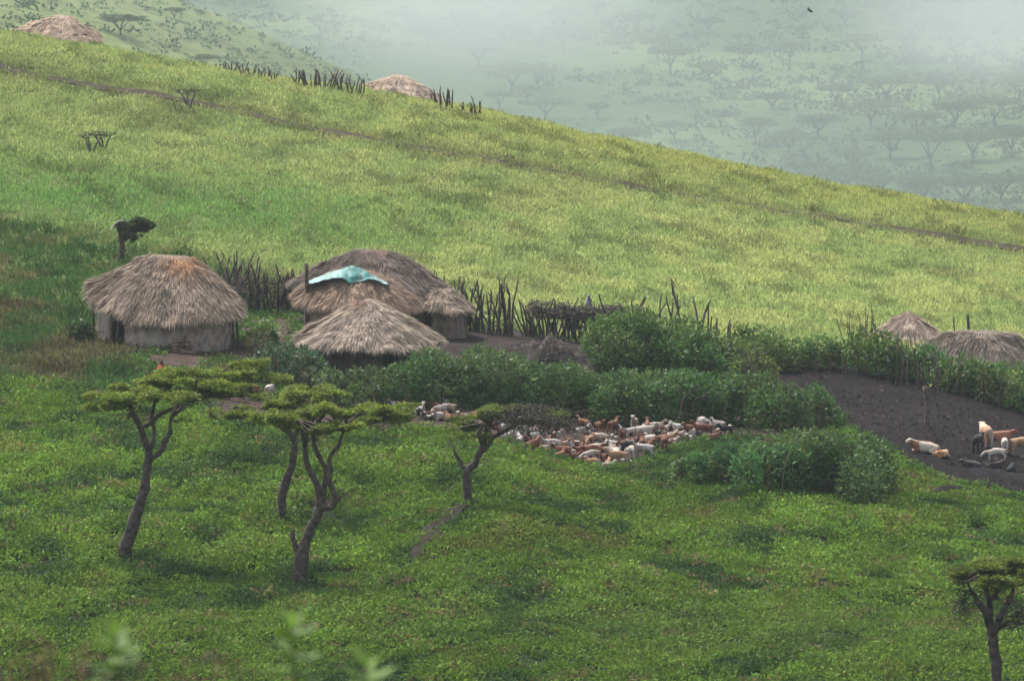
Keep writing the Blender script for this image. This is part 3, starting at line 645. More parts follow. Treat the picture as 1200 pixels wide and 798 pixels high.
# weeds fringing the soil edges
n = 9000; x, y = scatter(n, 176, 214, 5); kk = np.zeros(n, bool)
for pg in (goat_pen, cattle_pen, yard1, yard2):
    d = dline(x, y, np.vstack([pg, pg[:1]])); kk |= d < .5
for hx, hy, a_, b_ in HUTS: kk &= ((x-hx)/(a_*.8))**2+((y-hy)/(b_*.8))**2 > 1
for pg in SOILS[1:2]: kk &= ~(inside(x, y, pg) & (R.random(n) < .7))
x, y = x[kk], y[kk]; n = len(x); c = np.array([.10, .19, .04])*R.uniform(.6, 1.3, (n, 1))
o = clumps('edge_weeds', x, y, R.uniform(.15, .4, n), R.uniform(.12, .4, n), 22, .16, c, .4, .8, mat=M_grass)
tag(o, 'green weeds growing round the edges of the bare soil', 'weeds', kind='stuff')

# ------------------------------------------------------------------ acacia trees
BARK = (.085, .070, .060)
def pad(mb, C, rx, ry, rz, n, col, size=.11):
    d = R.normal(size=(n, 3)); d = nrm(d); q = R.uniform(0, 1, n)**.4
    P = C+d*np.array([rx, ry, rz])*q[:, None]
    lump = vn(P[:, 0]*2.2, P[:, 1]*2.2, 3); P[:, 2] += (lump-.5)*rz*1.6
    keep = (vn(P[:, 0]*2.6+5, P[:, 1]*2.6, 14)+.35*vn(P[:, 0]*6, P[:, 1]*6, 15) > .52); P = P[keep]; n = len(P)
    D = nrm((P-C)*[1.2/rx, 1.2/ry, 0]+R.normal(0, .8, (n, 3))*[1, 1, .45]+[0, 0, .15]); W = nrm(R.normal(0, 1, (n, 3))*[.6, .6, 1])
    c = np.asarray(col)*R.uniform(.6, 1.4, (n, 1))*(.7+.6*vn(P[:, 0]*3, P[:, 1]*3+P[:, 2]*5, 4))[:, None]
    leaves(mb, P, D, W, size*R.uniform(.6, 1.5, n), size*.34*R.uniform(.6, 1.2, n), c)
def tree(label, Y, limbs, pads, twigs=(), dens=2600, group=None, col=(.185, .24, .036), bark=BARK, size=.13, name='acacia_tree'):
    b0 = limbs[0][0][0]; base = at(b0[0], b0[1], Y); base[2] = min(base[2], float(hz(base[0], base[1])))
    e = tag(empty(name, base), label, 'tree', group); k = Y/F
    mbT = MB()
    def pp(q): d = q[2] if len(q) > 2 else 0; return at(q[0], q[1], Y+d)-base
    for n, (pts, rad) in enumerate(limbs):
        P = [pp(q) for q in pts]
        if n == 0: P = [P[0]-[0, 0, .4]]+P; rad = [rad[0]*1.25]+list(rad)
        P2 = [P[0]]
        for a_, b_ in zip(P[:-1], P[1:]):
            P2 += [(a_+b_)/2+R.normal(0, .03, 3), b_]
        tube(mbT, P2, [r*k*1.08 for r in rad], bark, 9, .22)
    # fine branches that carry the pads
    ends = [pp(pts[-1]) for pts, _ in limbs]
    for (u, v, hu, hv, *rest) in pads:
        C = pp((u, v, rest[0] if rest else 0)); s = min(ends, key=lambda q: np.linalg.norm(q-C))
        for q in range(5):
            t = C+R.normal(0, 1, 3)*[hu*k*.5, hu*k*.4, hv*k*.25]
            tube(mbT, [s, (s+t)/2+[0, 0, R.uniform(-.05, .12)], t], [.05, .03, .012], bark, 4)
    mk('trunk', mbT, M_bark, e, smooth=True)
    mb = MB()
    for (u, v, hu, hv, *rest) in pads:
        C = pp((u, v, rest[0] if rest else 0)); f = rest[1] if len(rest) > 1 else 1
        for q in range(7):
            C2 = C+R.uniform(-1, 1, 3)*[hu*k*.8, hu*k*.65, hv*k*.9]; sc = R.uniform(.3, .55)
            pad(mb, C2, hu*k*sc, hu*k*sc*.85, hv*k*R.uniform(.3, .65), int(dens*f*(hu*k)**1.5*.36), np.asarray(col)*R.uniform(.8, 1.2), size)
    mk('crown', mb, M_leaf, e)
    if twigs:
        mb = MB()
        for (u, v, hu, hv, n, tc) in twigs:
            C = pp((u, v, 0))
            for q in range(n):
                b = C+R.normal(0, .5, 3)*[hu*k, hu*k*.8, hv*k]; d = rdir(1)[0]*[1, 1, .6]+[0, 0, -.15]; L = R.uniform(.2, .7)
                tube(mb, [b, b+d*L*.5+R.normal(0, .04, 3), b+d*L+[0, 0, -.08]], [.014, .011, .006], np.array(tc)*R.uniform(.6, 1.4), 3)
        mk('twigs', mb, M_bark, e)
    return e
gt = 'flat-topped acacias on the near meadow'
tree('leaning flat-topped acacia farthest left on the near meadow, bare lower trunk', hit(147,658)[1],
  [([(147,658),(149,635),(158,608),(168,578),(172,552),(175,535)], [7.5, 7, 6, 5.2, 5]), ([(175,535),(168,514),(159,490),(152,474)], [4, 3.5, 3, 2]), ([(174,532),(180,512,.4),(178,492,.6),(182,470,1)], [3, 2.4, 2, 1.5]),
   ([(176,537),(190,525,-.3),(200,505,-.3),(200,490,-.4)], [3.5, 3, 2.2, 1.2]), ([(170,500,.3),(185,488,.6),(205,478,1),(228,466,1.4)], [2.6, 2.4, 2, 1.5]), ([(155,484),(150,490,-.6),(160,476,-1)], [2.4, 1.6, 1])],
  [(140,468,36,9), (175,462,42,10,.4), (128,458,26,6,1), (212,468,22,6,-.5,.7), (195,448,38,7,1.2), (235,440,42,8,1.4), (272,432,36,6,1.8), (255,455,40,8,1.0), (300,446,36,7,1.5,.9), (205,492,14,5,-.3,.4), (290,462,34,6,1.2,.7)],
  twigs=[(160,485,22,12,60,(.06,.05,.04)), (225,470,30,6,40,(.06,.05,.04))], group=gt)
tree('acacia standing just behind the forked one, thin dark trunk', hit(329,610)[1],
  [([(329,610),(330,585),(337,558),(344,532),(343,512),(335,503)], [5, 4.6, 4.2, 3.8, 3]), ([(343,515),(352,500,.4),(358,486,.6)], [2.8, 2.2, 1.5]), ([(336,505),(318,494,.2),(300,485,.4),(280,480,.6)], [3, 2.6, 2, 1.2])],
  [(296,484,36,7), (265,486,22,5,.5,.6), (330,474,34,7,.6), (318,490,30,6,-.5,.6), (362,462,28,7,1.0), (345,484,26,6,0,.7)],
  twigs=[(300,492,30,6,50,(.06,.05,.04))], group=gt)
tree('tallest forked acacia in the middle of the near meadow, gnarled twisted limbs', hit(351,682)[1],
  [([(351,682),(352,662),(357,640),(366,615),(374,594)], [7.5, 7, 6, 5.6]), ([(354,652),(346,640),(343,628),(345,620)], [4, 3.2, 2.4, 1.2]),
   ([(374,594),(373,572),(361,548),(357,524),(358,500)], [4.6, 4, 3.4, 3, 2]), ([(374,596),(380,572,.3),(383,552,.3),(372,530,.2),(366,505,.2)], [4.2, 3.6, 3.2, 2.6, 1.6]),
   ([(373,598),(388,594,-.3),(393,582,-.3),(386,560,-.3),(386,540,-.2),(397,522,0),(403,505,0)], [4, 3.6, 3, 2.8, 2.6, 2, 1.2]), ([(358,520),(352,500,-.3),(348,492,-.3)], [2.6, 2, 1])],
  [(352,494,34,8), (330,490,28,6,-.6,.7), (388,484,40,8,.3), (425,484,38,7,.6), (455,486,30,7,.9), (388,463,24,6,1.2,.8), (405,500,26,6,-.5,.6), (372,505,26,6,-.8,.5), (470,478,22,5,1.2,.6), (408,578,18,6,-.3,.22)],
  twigs=[(360,505,18,16,90,(.13,.12,.10)), (440,494,34,5,50,(.06,.05,.04)), (400,585,14,8,24,(.12,.12,.05))], group=gt)
tree('small acacia with a half-dead grey crown below the goats', hit(548,588)[1],
  [([(548,588),(547,565),(550,548)], [5.4, 4.8, 4.4]), ([(549,552),(541,545),(534,532),(532,523)], [3, 2.4, 1.8, .9]), ([(550,550),(560,535,.1),(567,518,.2),(571,500,.3)], [4, 3.4, 2.8, 2]),
   ([(562,532,.1),(576,515,.3),(592,505,.5),(612,496,.8)], [2.8, 2.4, 2, 1.2]), ([(565,520),(562,508,-.4),(566,496,-.5)], [2, 1.5, 1])],
  [(548,498,20,7), (566,489,30,7,.4), (590,482,24,6,.9,.7), (556,512,20,5,-.5,.4), (640,492,34,8,1,.12)],
  twigs=[(620,485,34,14,420,(.085,.072,.062)), (655,495,28,10,240,(.085,.072,.062)), (598,492,22,10,120,(.085,.075,.06)), (540,480,30,4,20,(.1,.09,.08))], group=gt, col=(.13, .175, .024))
tree('dark acacia cut off by the bottom right corner, drooping bare twigs', 137.5,
  [([(1171,840),(1168,800),(1166,770),(1163,745)], [6.6, 6.2, 6]), ([(1164,748),(1156,722),(1146,706),(1138,692),(1133,680)], [4.6, 4, 3, 2, 1]), ([(1163,745),(1160,715,.3),(1155,690,.5),(1150,672,.5)], [4.4, 3.6, 3, 2]),
   ([(1164,746),(1172,722,-.2),(1182,705,-.2),(1188,685,0)], [4.2, 3.6, 3, 2]), ([(1170,735),(1180,728,-.4),(1184,735,-.5)], [3, 2.2, 1.2]), ([(1158,705),(1168,690,-.3),(1172,672,-.2)], [2.6, 2.2, 1.4])],
  [(1148,668,30,8), (1178,662,34,8,.5), (1205,668,30,8,.3), (1160,680,30,6,-.5,.6), (1192,682,24,7,-.3,.6), (1130,680,12,5,0,.4)],
  twigs=[(1128,705,12,22,110,(.085,.08,.05)), (1192,722,14,20,110,(.075,.065,.055)), (1160,690,30,10,60,(.06,.055,.04))], group=gt, col=(.15, .195, .032), dens=4600)
tree('small dark tree with a pale dead limb above the left hut', hit(142,307,200)[1],
  [([(142,307),(143,288),(142,270)], [3.6, 3.2, 3.0]), ([(142,275),(137,264,0),(133,268)], [2, 1.6, .8]), ([(143,275),(150,266,.1),(160,264,.2)], [3, 2.4, 1.2])],
  [(145,265,10,7,-.2), (158,268,17,10), (149,268,12,9,-.2), (168,266,12,7), (156,276,10,8,-.2,.8)], dens=5200, col=(.065, .085, .03))
e = bpy.context.scene.objects[-1] if False else None
b = hit(142,307,200); mb = MB(); Yt = b[1]-.5
tube(mb, [at(130,272,Yt), at(134,264,Yt), at(141,259,Yt), at(151,260,Yt)], [.03, .05, .055, .03], (.42, .38, .33), 6)
root = [o for o in COL.objects if o.get('label', '').startswith('small dark tree')][0]
o = mk('dead_limb', mb, M_bark, root); o.location = -Vector(root.location); o['label'] = 'pale barkless dead limb'

def sapling(label, u, v, h, Yo=215):
    b = hit(u, v, Yo); e = tag(empty('bare_sapling', b), label, 'sapling', 'bare saplings on the upper slope'); mb = MB()
    for k in range(3):
        s = R.choice([-1, 1])*(.3+.3*k); p = [np.zeros(3)-[0, 0, .2], np.array([s*.3, 0, h*.5]), np.array([s*.55, .1, h*.8]), np.array([s*1.1, .1, h*R.uniform(.85, 1.05)])]
        tube(mb, p, [.06, .05, .035, .015], (.09, .08, .07), 5)
        for q in range(4): a_ = p[2]; tube(mb, [a_, a_+[R.normal(0, .3), 0, .15], a_+[R.normal(0, .6), 0, R.uniform(.1, .3)]], [.02, .015, .008], (.09, .08, .07), 3)
    mk('branches', mb, M_bark, e)
sapling('leaning bare sapling beside the brown trail on the upper slope', 222, 128, 1.1)
sapling('left of the two bare forked saplings below the trail', 107, 180, .95)
sapling('right of the two bare forked saplings below the trail', 122, 178, 1.0)

# ------------------------------------------------------------------ far hills
def hz_far(x, y):
    u = 600+F*x/y
    z = pchip([440, 500, 580, 690, 820, 980, 1250], [-46, zat(268, 500), zat(196, 580), zat(112, 690), zat(30, 820), zat(-60, 980), 62], np.asarray(y, float))
    return z-2.5+5*fbm(x/60, y/80, 90)+1.2*fbm(x/14, y/20, 91)+np.clip((600-u)/600, -1, 1)*2.0
def spur_ridge(u): return np.interp(u, [-400, -100, 60, 150, 230, 300, 380, 440, 520, 600], [-160, -80, -40, -18, 8, 34, 72, 104, 150, 200])
def hz_spur(x, y):
    u = 600+F*x/y; zr = -.0785*440-(spur_ridge(u)-399)*440/F
    t = (y-440)/80.0
    z = np.where(t < 0, zr-12*t*t*1.0-0*t, zr-30*t*t)
    z = np.where(y < 440, zr-(440-y)*.085-.0006*(440-y)**2, z)
    return z+.9*(fbm(x/12, y/15, 93)-.5)
def sheet(name, fn, xs, ys, colf):
    X, Y = np.meshgrid(xs, ys); x = X.ravel(); y = Y.ravel(); n = X.shape[1]
    i, j = np.meshgrid(np.arange(len(ys)-1), np.arange(n-1), indexing='ij'); a = (i*n+j).ravel()
    mb = MB(); mb.add(np.stack([x, y, fn(x, y)], 1), np.stack([a, a+1, a+n+1, a+n], 1), colf(x, y))
    return tag(mk(name, mb, M_ground, smooth=True), kind='structure')
def farcol(x, y):
    a = fbm(x/22, y/50, 95)[:, None]; w = np.clip((a-.4)*4, 0, 1)
    return np.array([.045, .078, .03])*(1-w)+np.array([.105, .145, .055])*w
sheet('hill', hz_far, np.arange(-420, 421, 3.5), np.arange(440, 1250, 3.5), farcol)
sheet('hill', hz_spur, np.arange(-160, 20, 2), np.arange(350, 540, 2), lambda x, y: np.array([.14, .175, .07])*(.55+.7*fbm(x/9, y/15, 96))[:, None])
# bushes on the far hills: one mass
mb = MB()
n = 9000; y = np.sqrt(R.uniform(470**2, 900**2, n)); x = R.uniform(-1, 1, n)*(y*.11+10); m1 = fbm(x/30, y/50, 97); uu = 600+F*x/y
k = (m1+.28*np.clip((uu-650)/500, -.6, 1) > R.uniform(.36, .72, n)); x, y = x[k], y[k]
z = hz_far(x, y); n = len(x)
n2 = 700; y2 = R.uniform(385, 440, n2); x2 = (R.uniform(-100, 470, n2)-600)/F*y2
x = np.r_[x, x2]; y = np.r_[y, y2]; z = np.r_[z, hz_spur(x2, y2)]; n = len(x)
per = 22; idx = np.repeat(np.arange(n), per); m = len(idx); rr = .3+1.3*R.random(n)**2; rr[-n2:] *= .5
d = rdir(m, .4); d[:, 2] = np.abs(d[:, 2]); P = np.stack([x, y, z], 1)[idx]+d*(rr[idx])[:, None]*[1.3, 1.3, .8]*R.uniform(.6, 1, (m, 1))
c = (np.array([.075, .11, .05])*R.uniform(.5, 1.6, (n, 1)))[idx]*R.uniform(.7, 1.3, (m, 1))
leaves(mb, P, rdir(m), rdir(m), rr[idx]*.55, rr[idx]*.35, c)
tag(mk('hillside_scrub', mb, M_leaf), 'scattered dark scrub covering the misty far hillside', 'scrub', kind='stuff')
def far_proto(seed, w, h, lay):
    e = empty('far_acacia', (0, 0, 0)); mb = MB(); sub = []
    for k in range(5):
        a = k*1.256+seed; t = np.array([math.cos(a)*w*.5, math.sin(a)*w*.4, h*R.uniform(.82, .95)]); tube(mb, [(0, 0, h*.3), t*[.4, .4, .65], t], [.12, .09, .04], BARK, 5); sub.append(t)
    tube(mb, [(0, 0, -.6), (.1*seed, 0, h*.2), (0, 0, h*.45)], [.2, .17, .13], BARK, 6)
    mk('trunk', mb, M_bark, e); mb = MB()
    for k, t in enumerate(sub+[np.array([0, 0, h])]):
        for q in range(lay): pad(mb, t+[R.normal(0, w*.12), R.normal(0, w*.1), .1-.5*q], w*.42, w*.38, h*.05, 260, (.10, .135, .055), .42)
    mk('crown', mb, M_leaf, e); return e
protos = [far_proto(0, 4.6, 4.4, 2), far_proto(1, 5.6, 5.0, 2), far_proto(2, 3.6, 3.6, 2)]
ORD = ['first','second','third','fourth','fifth','sixth','seventh','eighth','ninth','tenth','eleventh','twelfth','thirteenth','fourteenth','fifteenth','sixteenth','seventeenth','eighteenth','nineteenth','twentieth','twenty-first','twenty-second','twenty-third','twenty-fourth','twenty-fifth']
spots = []
def spot(u, v, s=1):
    Y = np.arange(470, 1000, .5); X = (u-600)/F*Y; g = hz_far(X, Y); rz = np.array([zat(v, q) for q in Y]); k = np.argmax(g >= rz); spots.append((X[k], Y[k], g[k], s, u, v))
for u, v, s in [(830,235,1.0),(870,225,.9),(905,243,1.1),(940,215,1.0),(985,240,1.2),(1030,232,1.1),(1080,250,1.2),(1130,245,1.0),(1175,235,1.2),(1000,200,1.0),(1045,185,1.2),(1090,200,1.2),(1140,190,1.3),(1185,185,1.2),(925,180,.9),(885,170,.9),
                (960,160,1.0),(1020,150,1.1),(1075,160,1.2),(1120,150,1.2),(1165,150,1.1),(1195,120,1.1),(980,125,1.0),(1040,118,1.1),(1100,115,1.1),(1150,105,1.0),(905,130,.9),(845,150,.8),(790,165,.8),(735,180,.8),(700,140,.7),
                (600,110,1.2),(618,118,.9),(630,105,.9),(560,78,1.0),(585,128,.9),(640,140,.8),(785,88,1.1),(770,70,.9),(830,95,.9),(870,80,1.0),(925,75,.9),(1010,70,1.0),(1060,60,1.0),(660,60,.8),(660,35,1.0),(745,40,.9),(830,40,.9),(560,40,.8),(500,55,.8),(940,45,1.0),(990,30,.9),(480,30,.8),(700,20,.8)]: spot(u, v, s)
bands = {}
for q in spots:
    b = 'lowest' if q[5] > 205 else 'lower middle' if q[5] > 145 else 'upper middle' if q[5] > 85 else 'highest'
    bands.setdefault(b, []).append(q)
used = [False]*3
def place_far(X, Y, Z, s, label, group, i):
    k = i % 3; pr = protos[k]
    if not used[k]: o = pr; used[k] = True
    else:
        o = pr.copy(); COL.objects.link(o)
        for ch in list(pr.children):
            c_ = ch.copy(); COL.objects.link(c_); c_.parent = o
    o.location = (X, Y, Z-.2); s *= .78; o.scale = (s*R.uniform(.8, 1.35), s, s*R.uniform(.75, 1.15)); o.rotation_euler = (0, 0, R.uniform(0, 6))
    tag(o, label, 'tree', group)
i = 0
for b, L in bands.items():
    for r_, q in enumerate(sorted(L, key=lambda t: t[4])):
        place_far(q[0], q[1], q[2], q[3], f'{ORD[r_]} misty acacia from the left in the {b} rank on the far hillside', 'misty acacias on the far hillside', i); i += 1
for (u, v, s, lbl) in [(142, 56, .62, 'faint wide acacia in mist on the spur beside the top left hut'), (240, 62, .4, 'faint acacia in mist on the spur left of the skyline fence'), (60, 0, .35, 'small faint acacia in mist at the very top left'), (205, 18, .3, 'small faint acacia in mist near the top of the spur')]:
    Y = 400.0 if v > 30 else 425.; X = (u-600)/F*Y; place_far(X, Y, float(hz_spur(X, Y)), s, lbl, 'misty acacias on the spur', i); i += 1

# ------------------------------------------------------------------ animals
def skin(name, nodes, edges, lev=1):
    names = list(nodes); me = bpy.data.meshes.new(name)
    me.from_pydata([nodes[k][0] for k in names], [(names.index(a), names.index(b)) for a, b in edges], [])
    o = bpy.data.objects.new(name, me); COL.objects.link(o)
    o.modifiers.new('s', 'SKIN')
    for v, k in zip(me.skin_vertices[0].data, names):
        r = nodes[k][1]; v.radius = (r, r) if not isinstance(r, tuple) else r; v.use_root = (k == names[0])
    o.modifiers.new('u', 'SUBSURF').levels = lev
    dg = bpy.context.evaluated_depsgraph_get(); dg.update()
    m2 = bpy.data.meshes.new_from_object(o.evaluated_get(dg)); m2.name = name
    bpy.data.objects.remove(o); bpy.data.meshes.remove(me)
    for p in m2.polygons: p.use_smooth = True
    m2.materials.clear(); m2.materials.append(M_bark); return m2
E_BODY = [('mid','rump'),('mid','chest'),('chest','neck'),('neck','head'),('head','muz'),('rump','tail1'),('tail1','tail2'),('head','earL'),('head','earR')]
def legs(n): return [('rump' if 'h' in q else 'chest', q) for q in ('hL','hR','fL','fR')]+[(q, q+'k') for q in ('hL','hR','fL','fR')]+[(q+'k', q+'f') for q in ('hL','hR','fL','fR')]
def goat_nodes(pose, s=1.0, head=None, belly=1.0, hump=0):
    N = {}
    if pose == 'stand' or pose == 'graze':
        z = .50
        N = {'mid': ((0,0,z), .155*belly), 'rump': ((-.30,0,z+.02), .135), 'chest': ((.27,0,z), .14)}
        for s_, y in (('L',.085),('R',-.085)):
            N['h'+s_] = ((-.30,y,z-.10), .075); N['h'+s_+'k'] = ((-.37,y,.24), .036); N['h'+s_+'f'] = ((-.33,y,.02), .03)
            N['f'+s_] = ((.26,y,z-.12), .06); N['f'+s_+'k'] = ((.27,y,.22), .034); N['f'+s_+'f'] = ((.26,y,.02), .03)
        if pose == 'stand': N['neck'] = ((.41,0,z+.16), .07); N['head'] = ((.50,0,z+.27), .065); N['muz'] = ((.62,0,z+.20), .04)
        else: N['neck'] = ((.46,0,z-.02), .07); N['head'] = ((.60,0,z-.16), .065); N['muz'] = ((.68,0,z-.28), .04)
    else:
        z = .19
        N = {'mid': ((0,0,z), .165*belly), 'rump': ((-.28,0,z-.01), .15), 'chest': ((.26,0,z+.01), .145)}
        for s_, y in (('L',.12),('R',-.12)):
            N['h'+s_] = ((-.22,y,.13), .09); N['h'+s_+'k'] = ((-.06,y*1.25,.06), .042); N['h'+s_+'f'] = ((-.20,y*1.5,.03), .03)
            N['f'+s_] = ((.28,y,.12), .06); N['f'+s_+'k'] = ((.42,y,.05), .036); N['f'+s_+'f'] = ((.30,y*1.2,.03), .03)
        N['neck'] = ((.40,0,z+.16), .075); N['head'] = ((.47,0,z+.27), .065); N['muz'] = ((.59,0,z+.21), .04)
    h = N['head'][0]
    N['earL'] = ((h[0]-.03, .11, h[2]+.01), .022); N['earR'] = ((h[0]-.03, -.11, h[2]+.01), .022)
    r = N['rump'][0]; N['tail1'] = ((r[0]-.12, 0, r[2]+.06), .03); N['tail2'] = ((r[0]-.18, 0, r[2]+.0), .02)
    return N
def goat_mesh(pose):
    return skin('goat_'+pose, goat_nodes(pose), E_BODY+legs(0))
def horns(h, s, parent_name='horn'):
    mb = MB()
    for y in (1, -1): tube(mb, [(h[0]-.02, .03*y, h[2]+.04), (h[0]-.06, .05*y, h[2]+.12), (h[0]-.13, .06*y, h[2]+.15)], [.014, .011, .005], (.12, .1, .08), 4)
    return mb
GM = {p: goat_mesh(p) for p in ('stand', 'graze', 'lie')}
COATS = {'white': coat('coat_white', (.42,.38,.33), (.30,.22,.17), .56), 'brown': coat('coat_brown', (.13,.055,.035), (.20,.095,.06), .5), 'tan': coat('coat_tan', (.30,.18,.11), (.42,.35,.28), .55),
         'black': coat('coat_black', (.03,.028,.03), (.5,.48,.45), .66), 'brown and white': coat('coat_brown_white', (.14,.06,.04), (.48,.43,.37), .5, 2.6), 'black and white': coat('coat_black_white', (.03,.03,.03), (.46,.43,.38), .52, 2.6), 'grey': coat('coat_grey', (.22,.19,.17), (.40,.36,.33), .5)}
def animal(name, mesh, mat, X, Yp, rz, s, tilt=0):
    o = bpy.data.objects.new(name, mesh); COL.objects.link(o)
    o.location = (X, Yp, float(hz(X, Yp))+.05); o.rotation_euler = (0, 0, rz); o.scale = (s, s, s)
    o.material_slots[0].link = 'OBJECT'; o.material_slots[0].material = mat; return o
goats = []
def goat(u, v, c, pose, rz=None, s=None, Yf=None):
    # v is where the feet are
    Yp = Yf or np.interp(v, [488, 500, 520, 548], [192.5, 189.5, 184.5, 179.6])
    X = (u-600)/F*Yp
    if rz is None: rz = R.choice([0, math.pi])+R.normal(0, .9)
    goats.append((u, Yp, c, pose, rz, s or R.uniform(.68, .95), X))
CK = ['white']*4+['brown']*11+['tan']*3+['black']*1+['brown and white']*4+['black and white']*2+['grey']*2
def rnd_goats(us, vs, n, lie=.45):
    placed = []
    tries = 0
    while len(placed) < n and tries < 4000:
        tries += 1
        u = R.uniform(*us); v = R.uniform(*vs)
        if any(abs(u-a) < 9 and abs(v-b) < 4.5 for a, b in placed): continue
        Yp = np.interp(v, [488, 500, 520, 548], [192.5, 189.5, 184.5, 179.6]); X = (u-600)/F*Yp
        if not inside(np.array([X]), np.array([Yp-.4]), goat_pen)[0]: continue
        placed.append((u, v)); q = R.random(); goat(u, v, CK[R.integers(len(CK))], 'lie' if q < lie else ('graze' if q < lie+.15 else 'stand'))
rnd_goats((690, 765), (510, 546), 22); rnd_goats((640, 700), (512, 534), 12); rnd_goats((588, 650), (506, 530), 20, .3)
rnd_goats((680, 760), (499, 510), 14, .3); rnd_goats((760, 850), (502, 524), 16); rnd_goats((455, 530), (497, 512), 19, .3); rnd_goats((528, 588), (502, 522), 8, .3); rnd_goats((245, 300), (490, 506), 6, .3)
goat(655,548-8,'brown','lie'); goat(712,552,'white','lie',.2); goat(690,548,'brown','lie'); goat(315,498,'white','stand',1.3); goat(520,498,'white','stand',1.4,1.15); goat(505,498,'white','stand',1.6,1.1)
goat(819,508,'white','lie',1.6); goat(806,510,'white','lie',.1); goat(765,506,'black and white','lie',.1); goat(761,528,'brown and white','lie',1.5); goat(780,530,'brown','stand',1.5); goat(835,518,'brown','lie',0); goat(852,515,'black','stand')
zones = [(0, 400, 'far left of the goat pen'), (400, 530, 'left part of the goat pen'), (530, 600, 'goat pen behind the grey acacia'), (600, 680, 'centre of the goat pen'), (680, 750, 'right part of the goat pen'), (750, 900, 'right end of the goat pen')]
PW = {'stand': 'standing', 'graze': 'head-down', 'lie': 'lying'}
cell = {}
for g in goats:
    zn = [z_[2] for z_ in zones if z_[0] <= g[0] < z_[1]][0]
    cell.setdefault((zn, g[2], g[3]), []).append(g)
for (zn, c, pose), L in cell.items():
    L.sort(); ck = c; c = {'black and white': 'black-pied', 'brown and white': 'brown-pied'}.get(c, c)
    for r_, g in enumerate(L):
        lab = f'{c} goat {PW[pose] if pose != "graze" else "with lowered head"} in the {zn}' if len(L) == 1 else f'{ORD[r_]} {PW[pose]} {c} goat from the left in the {zn}'
        o = animal('goat', GM[pose], COATS[ck], g[6], g[1], g[4], g[5]); tag(o, lab, 'goat', 'goats crowded in the goat pen')
# cattle
def cow_nodes(pose, head='up'):
    if pose == 'stand':
        N = {'mid': ((0,0,.86), (.27,.27)), 'rump': ((-.58,0,.92), .23), 'chest': ((.50,0,.88), .25)}
        for s_, y in (('L',.15),('R',-.15)):
            N['h'+s_] = ((-.58,y,.70), .14); N['h'+s_+'k'] = ((-.70,y,.42), .062); N['h'+s_+'f'] = ((-.62,y,.03), .055)
            N['f'+s_] = ((.48,y,.62), .11); N['f'+s_+'k'] = ((.50,y,.36), .058); N['f'+s_+'f'] = ((.48,y,.03), .052)
        if head == 'up': N['neck'] = ((.80,0,1.04), .14); N['head'] = ((1.0,0,1.16), .11); N['muz'] = ((1.24,0,1.0), .075)
        else: N['neck'] = ((.84,0,.80), .13); N['head'] = ((1.06,0,.62), .11); N['muz'] = ((1.20,0,.40), .075)
    else:
        N = {'mid': ((0,0,.30), .29), 'rump': ((-.52,0,.28), .25), 'chest': ((.46,0,.34), .26)}
        for s_, y in (('L',.22),('R',-.22)):
            N['h'+s_] = ((-.42,y,.20), .15); N['h'+s_+'k'] = ((-.10,y*1.3,.10), .07); N['h'+s_+'f'] = ((-.36,y*1.6,.05), .05)
            N['f'+s_] = ((.50,y,.18), .11); N['f'+s_+'k'] = ((.74,y,.08), .06); N['f'+s_+'f'] = ((.52,y*1.2,.05), .05)
        N['neck'] = ((.70,0,.56), .17); N['head'] = ((.87,0,.73), .12); N['muz'] = ((1.08,0,.55), .08)
    h = N['head'][0]; N['earL'] = ((h[0]-.06,.2,h[2]+.02), .035); N['earR'] = ((h[0]-.06,-.2,h[2]+.02), .035)
    r = N['rump'][0]; N['tail1'] = ((r[0]-.2,0,r[2]+.1), .035); N['tail2'] = ((r[0]-.25,0,max(.1, r[2]-.45)), .022)
    return N
def cow_mesh(pose, head='up', sc=1, thin=1):
    N = cow_nodes(pose, head)
    if pose == 'lie' and head == 'side':
        N['neck'] = ((.66,.22,.46), .13); N['head'] = ((.62,.42,.46), .11); N['muz'] = ((.48,.6,.3), .07); h = N['head'][0]; N['earL'] = ((h[0]+.1,.5,h[2]+.1), .035); N['earR'] = ((h[0]-.16,.36,h[2]+.08), .035)
    return skin('cow_'+pose, N, E_BODY+legs(0))
CS = cow_mesh('stand'); CG = cow_mesh('stand', 'down'); CL = cow_mesh('lie', 'side'); CL2 = cow_mesh('lie')
def cow(label, mesh, mat, u, Yp, rz, s, cat='cow', hn=True, head=(1.0, 0, 1.16)):
    X = (u-600)/F*Yp; e = empty('calf' if cat == 'calf' else 'cow', (X, Yp, float(hz(X, Yp))+.05), rz); e.scale = (s, s, s); tag(e, label, cat, 'cattle in the dark pen')
    o = bpy.data.objects.new('body', mesh); COL.objects.link(o); o.parent = e; o.material_slots[0].link = 'OBJECT'; o.material_slots[0].material = mat
    if hn:
        for y in (1, -1):
            mb = MB(); h = head; tube(mb, [(h[0]-.04, h[1]+.06*y, h[2]+.07), (h[0]-.05, h[1]+.17*y, h[2]+.13), (h[0]-.02, h[1]+.21*y, h[2]+.27)], [.03, .024, .008], (.3, .27, .22), 6); mk('horn', mb, M_bark, e)
def Yv(u, v): return hit(u, v, 178.5)[1]
cBW = coat('hide_red_white', (.25,.11,.055), (.50,.45,.38), .46, 1.3); cBlk = coat('hide_black', (.02,.02,.022), (.5,.47,.43), .70, 1.3); cCream = coat('hide_cream', (.48,.37,.28), (.38,.22,.14), .6, 1.2); cTan = coat('hide_tan', (.27,.15,.08), (.36,.24,.15), .5, 1.2); cWhite = coat('hide_white', (.50,.45,.39), (.40,.27,.19), .62, 1.3); cRed = coat('hide_red', (.22,.09,.055), (.3,.14,.09), .5, 1.3)
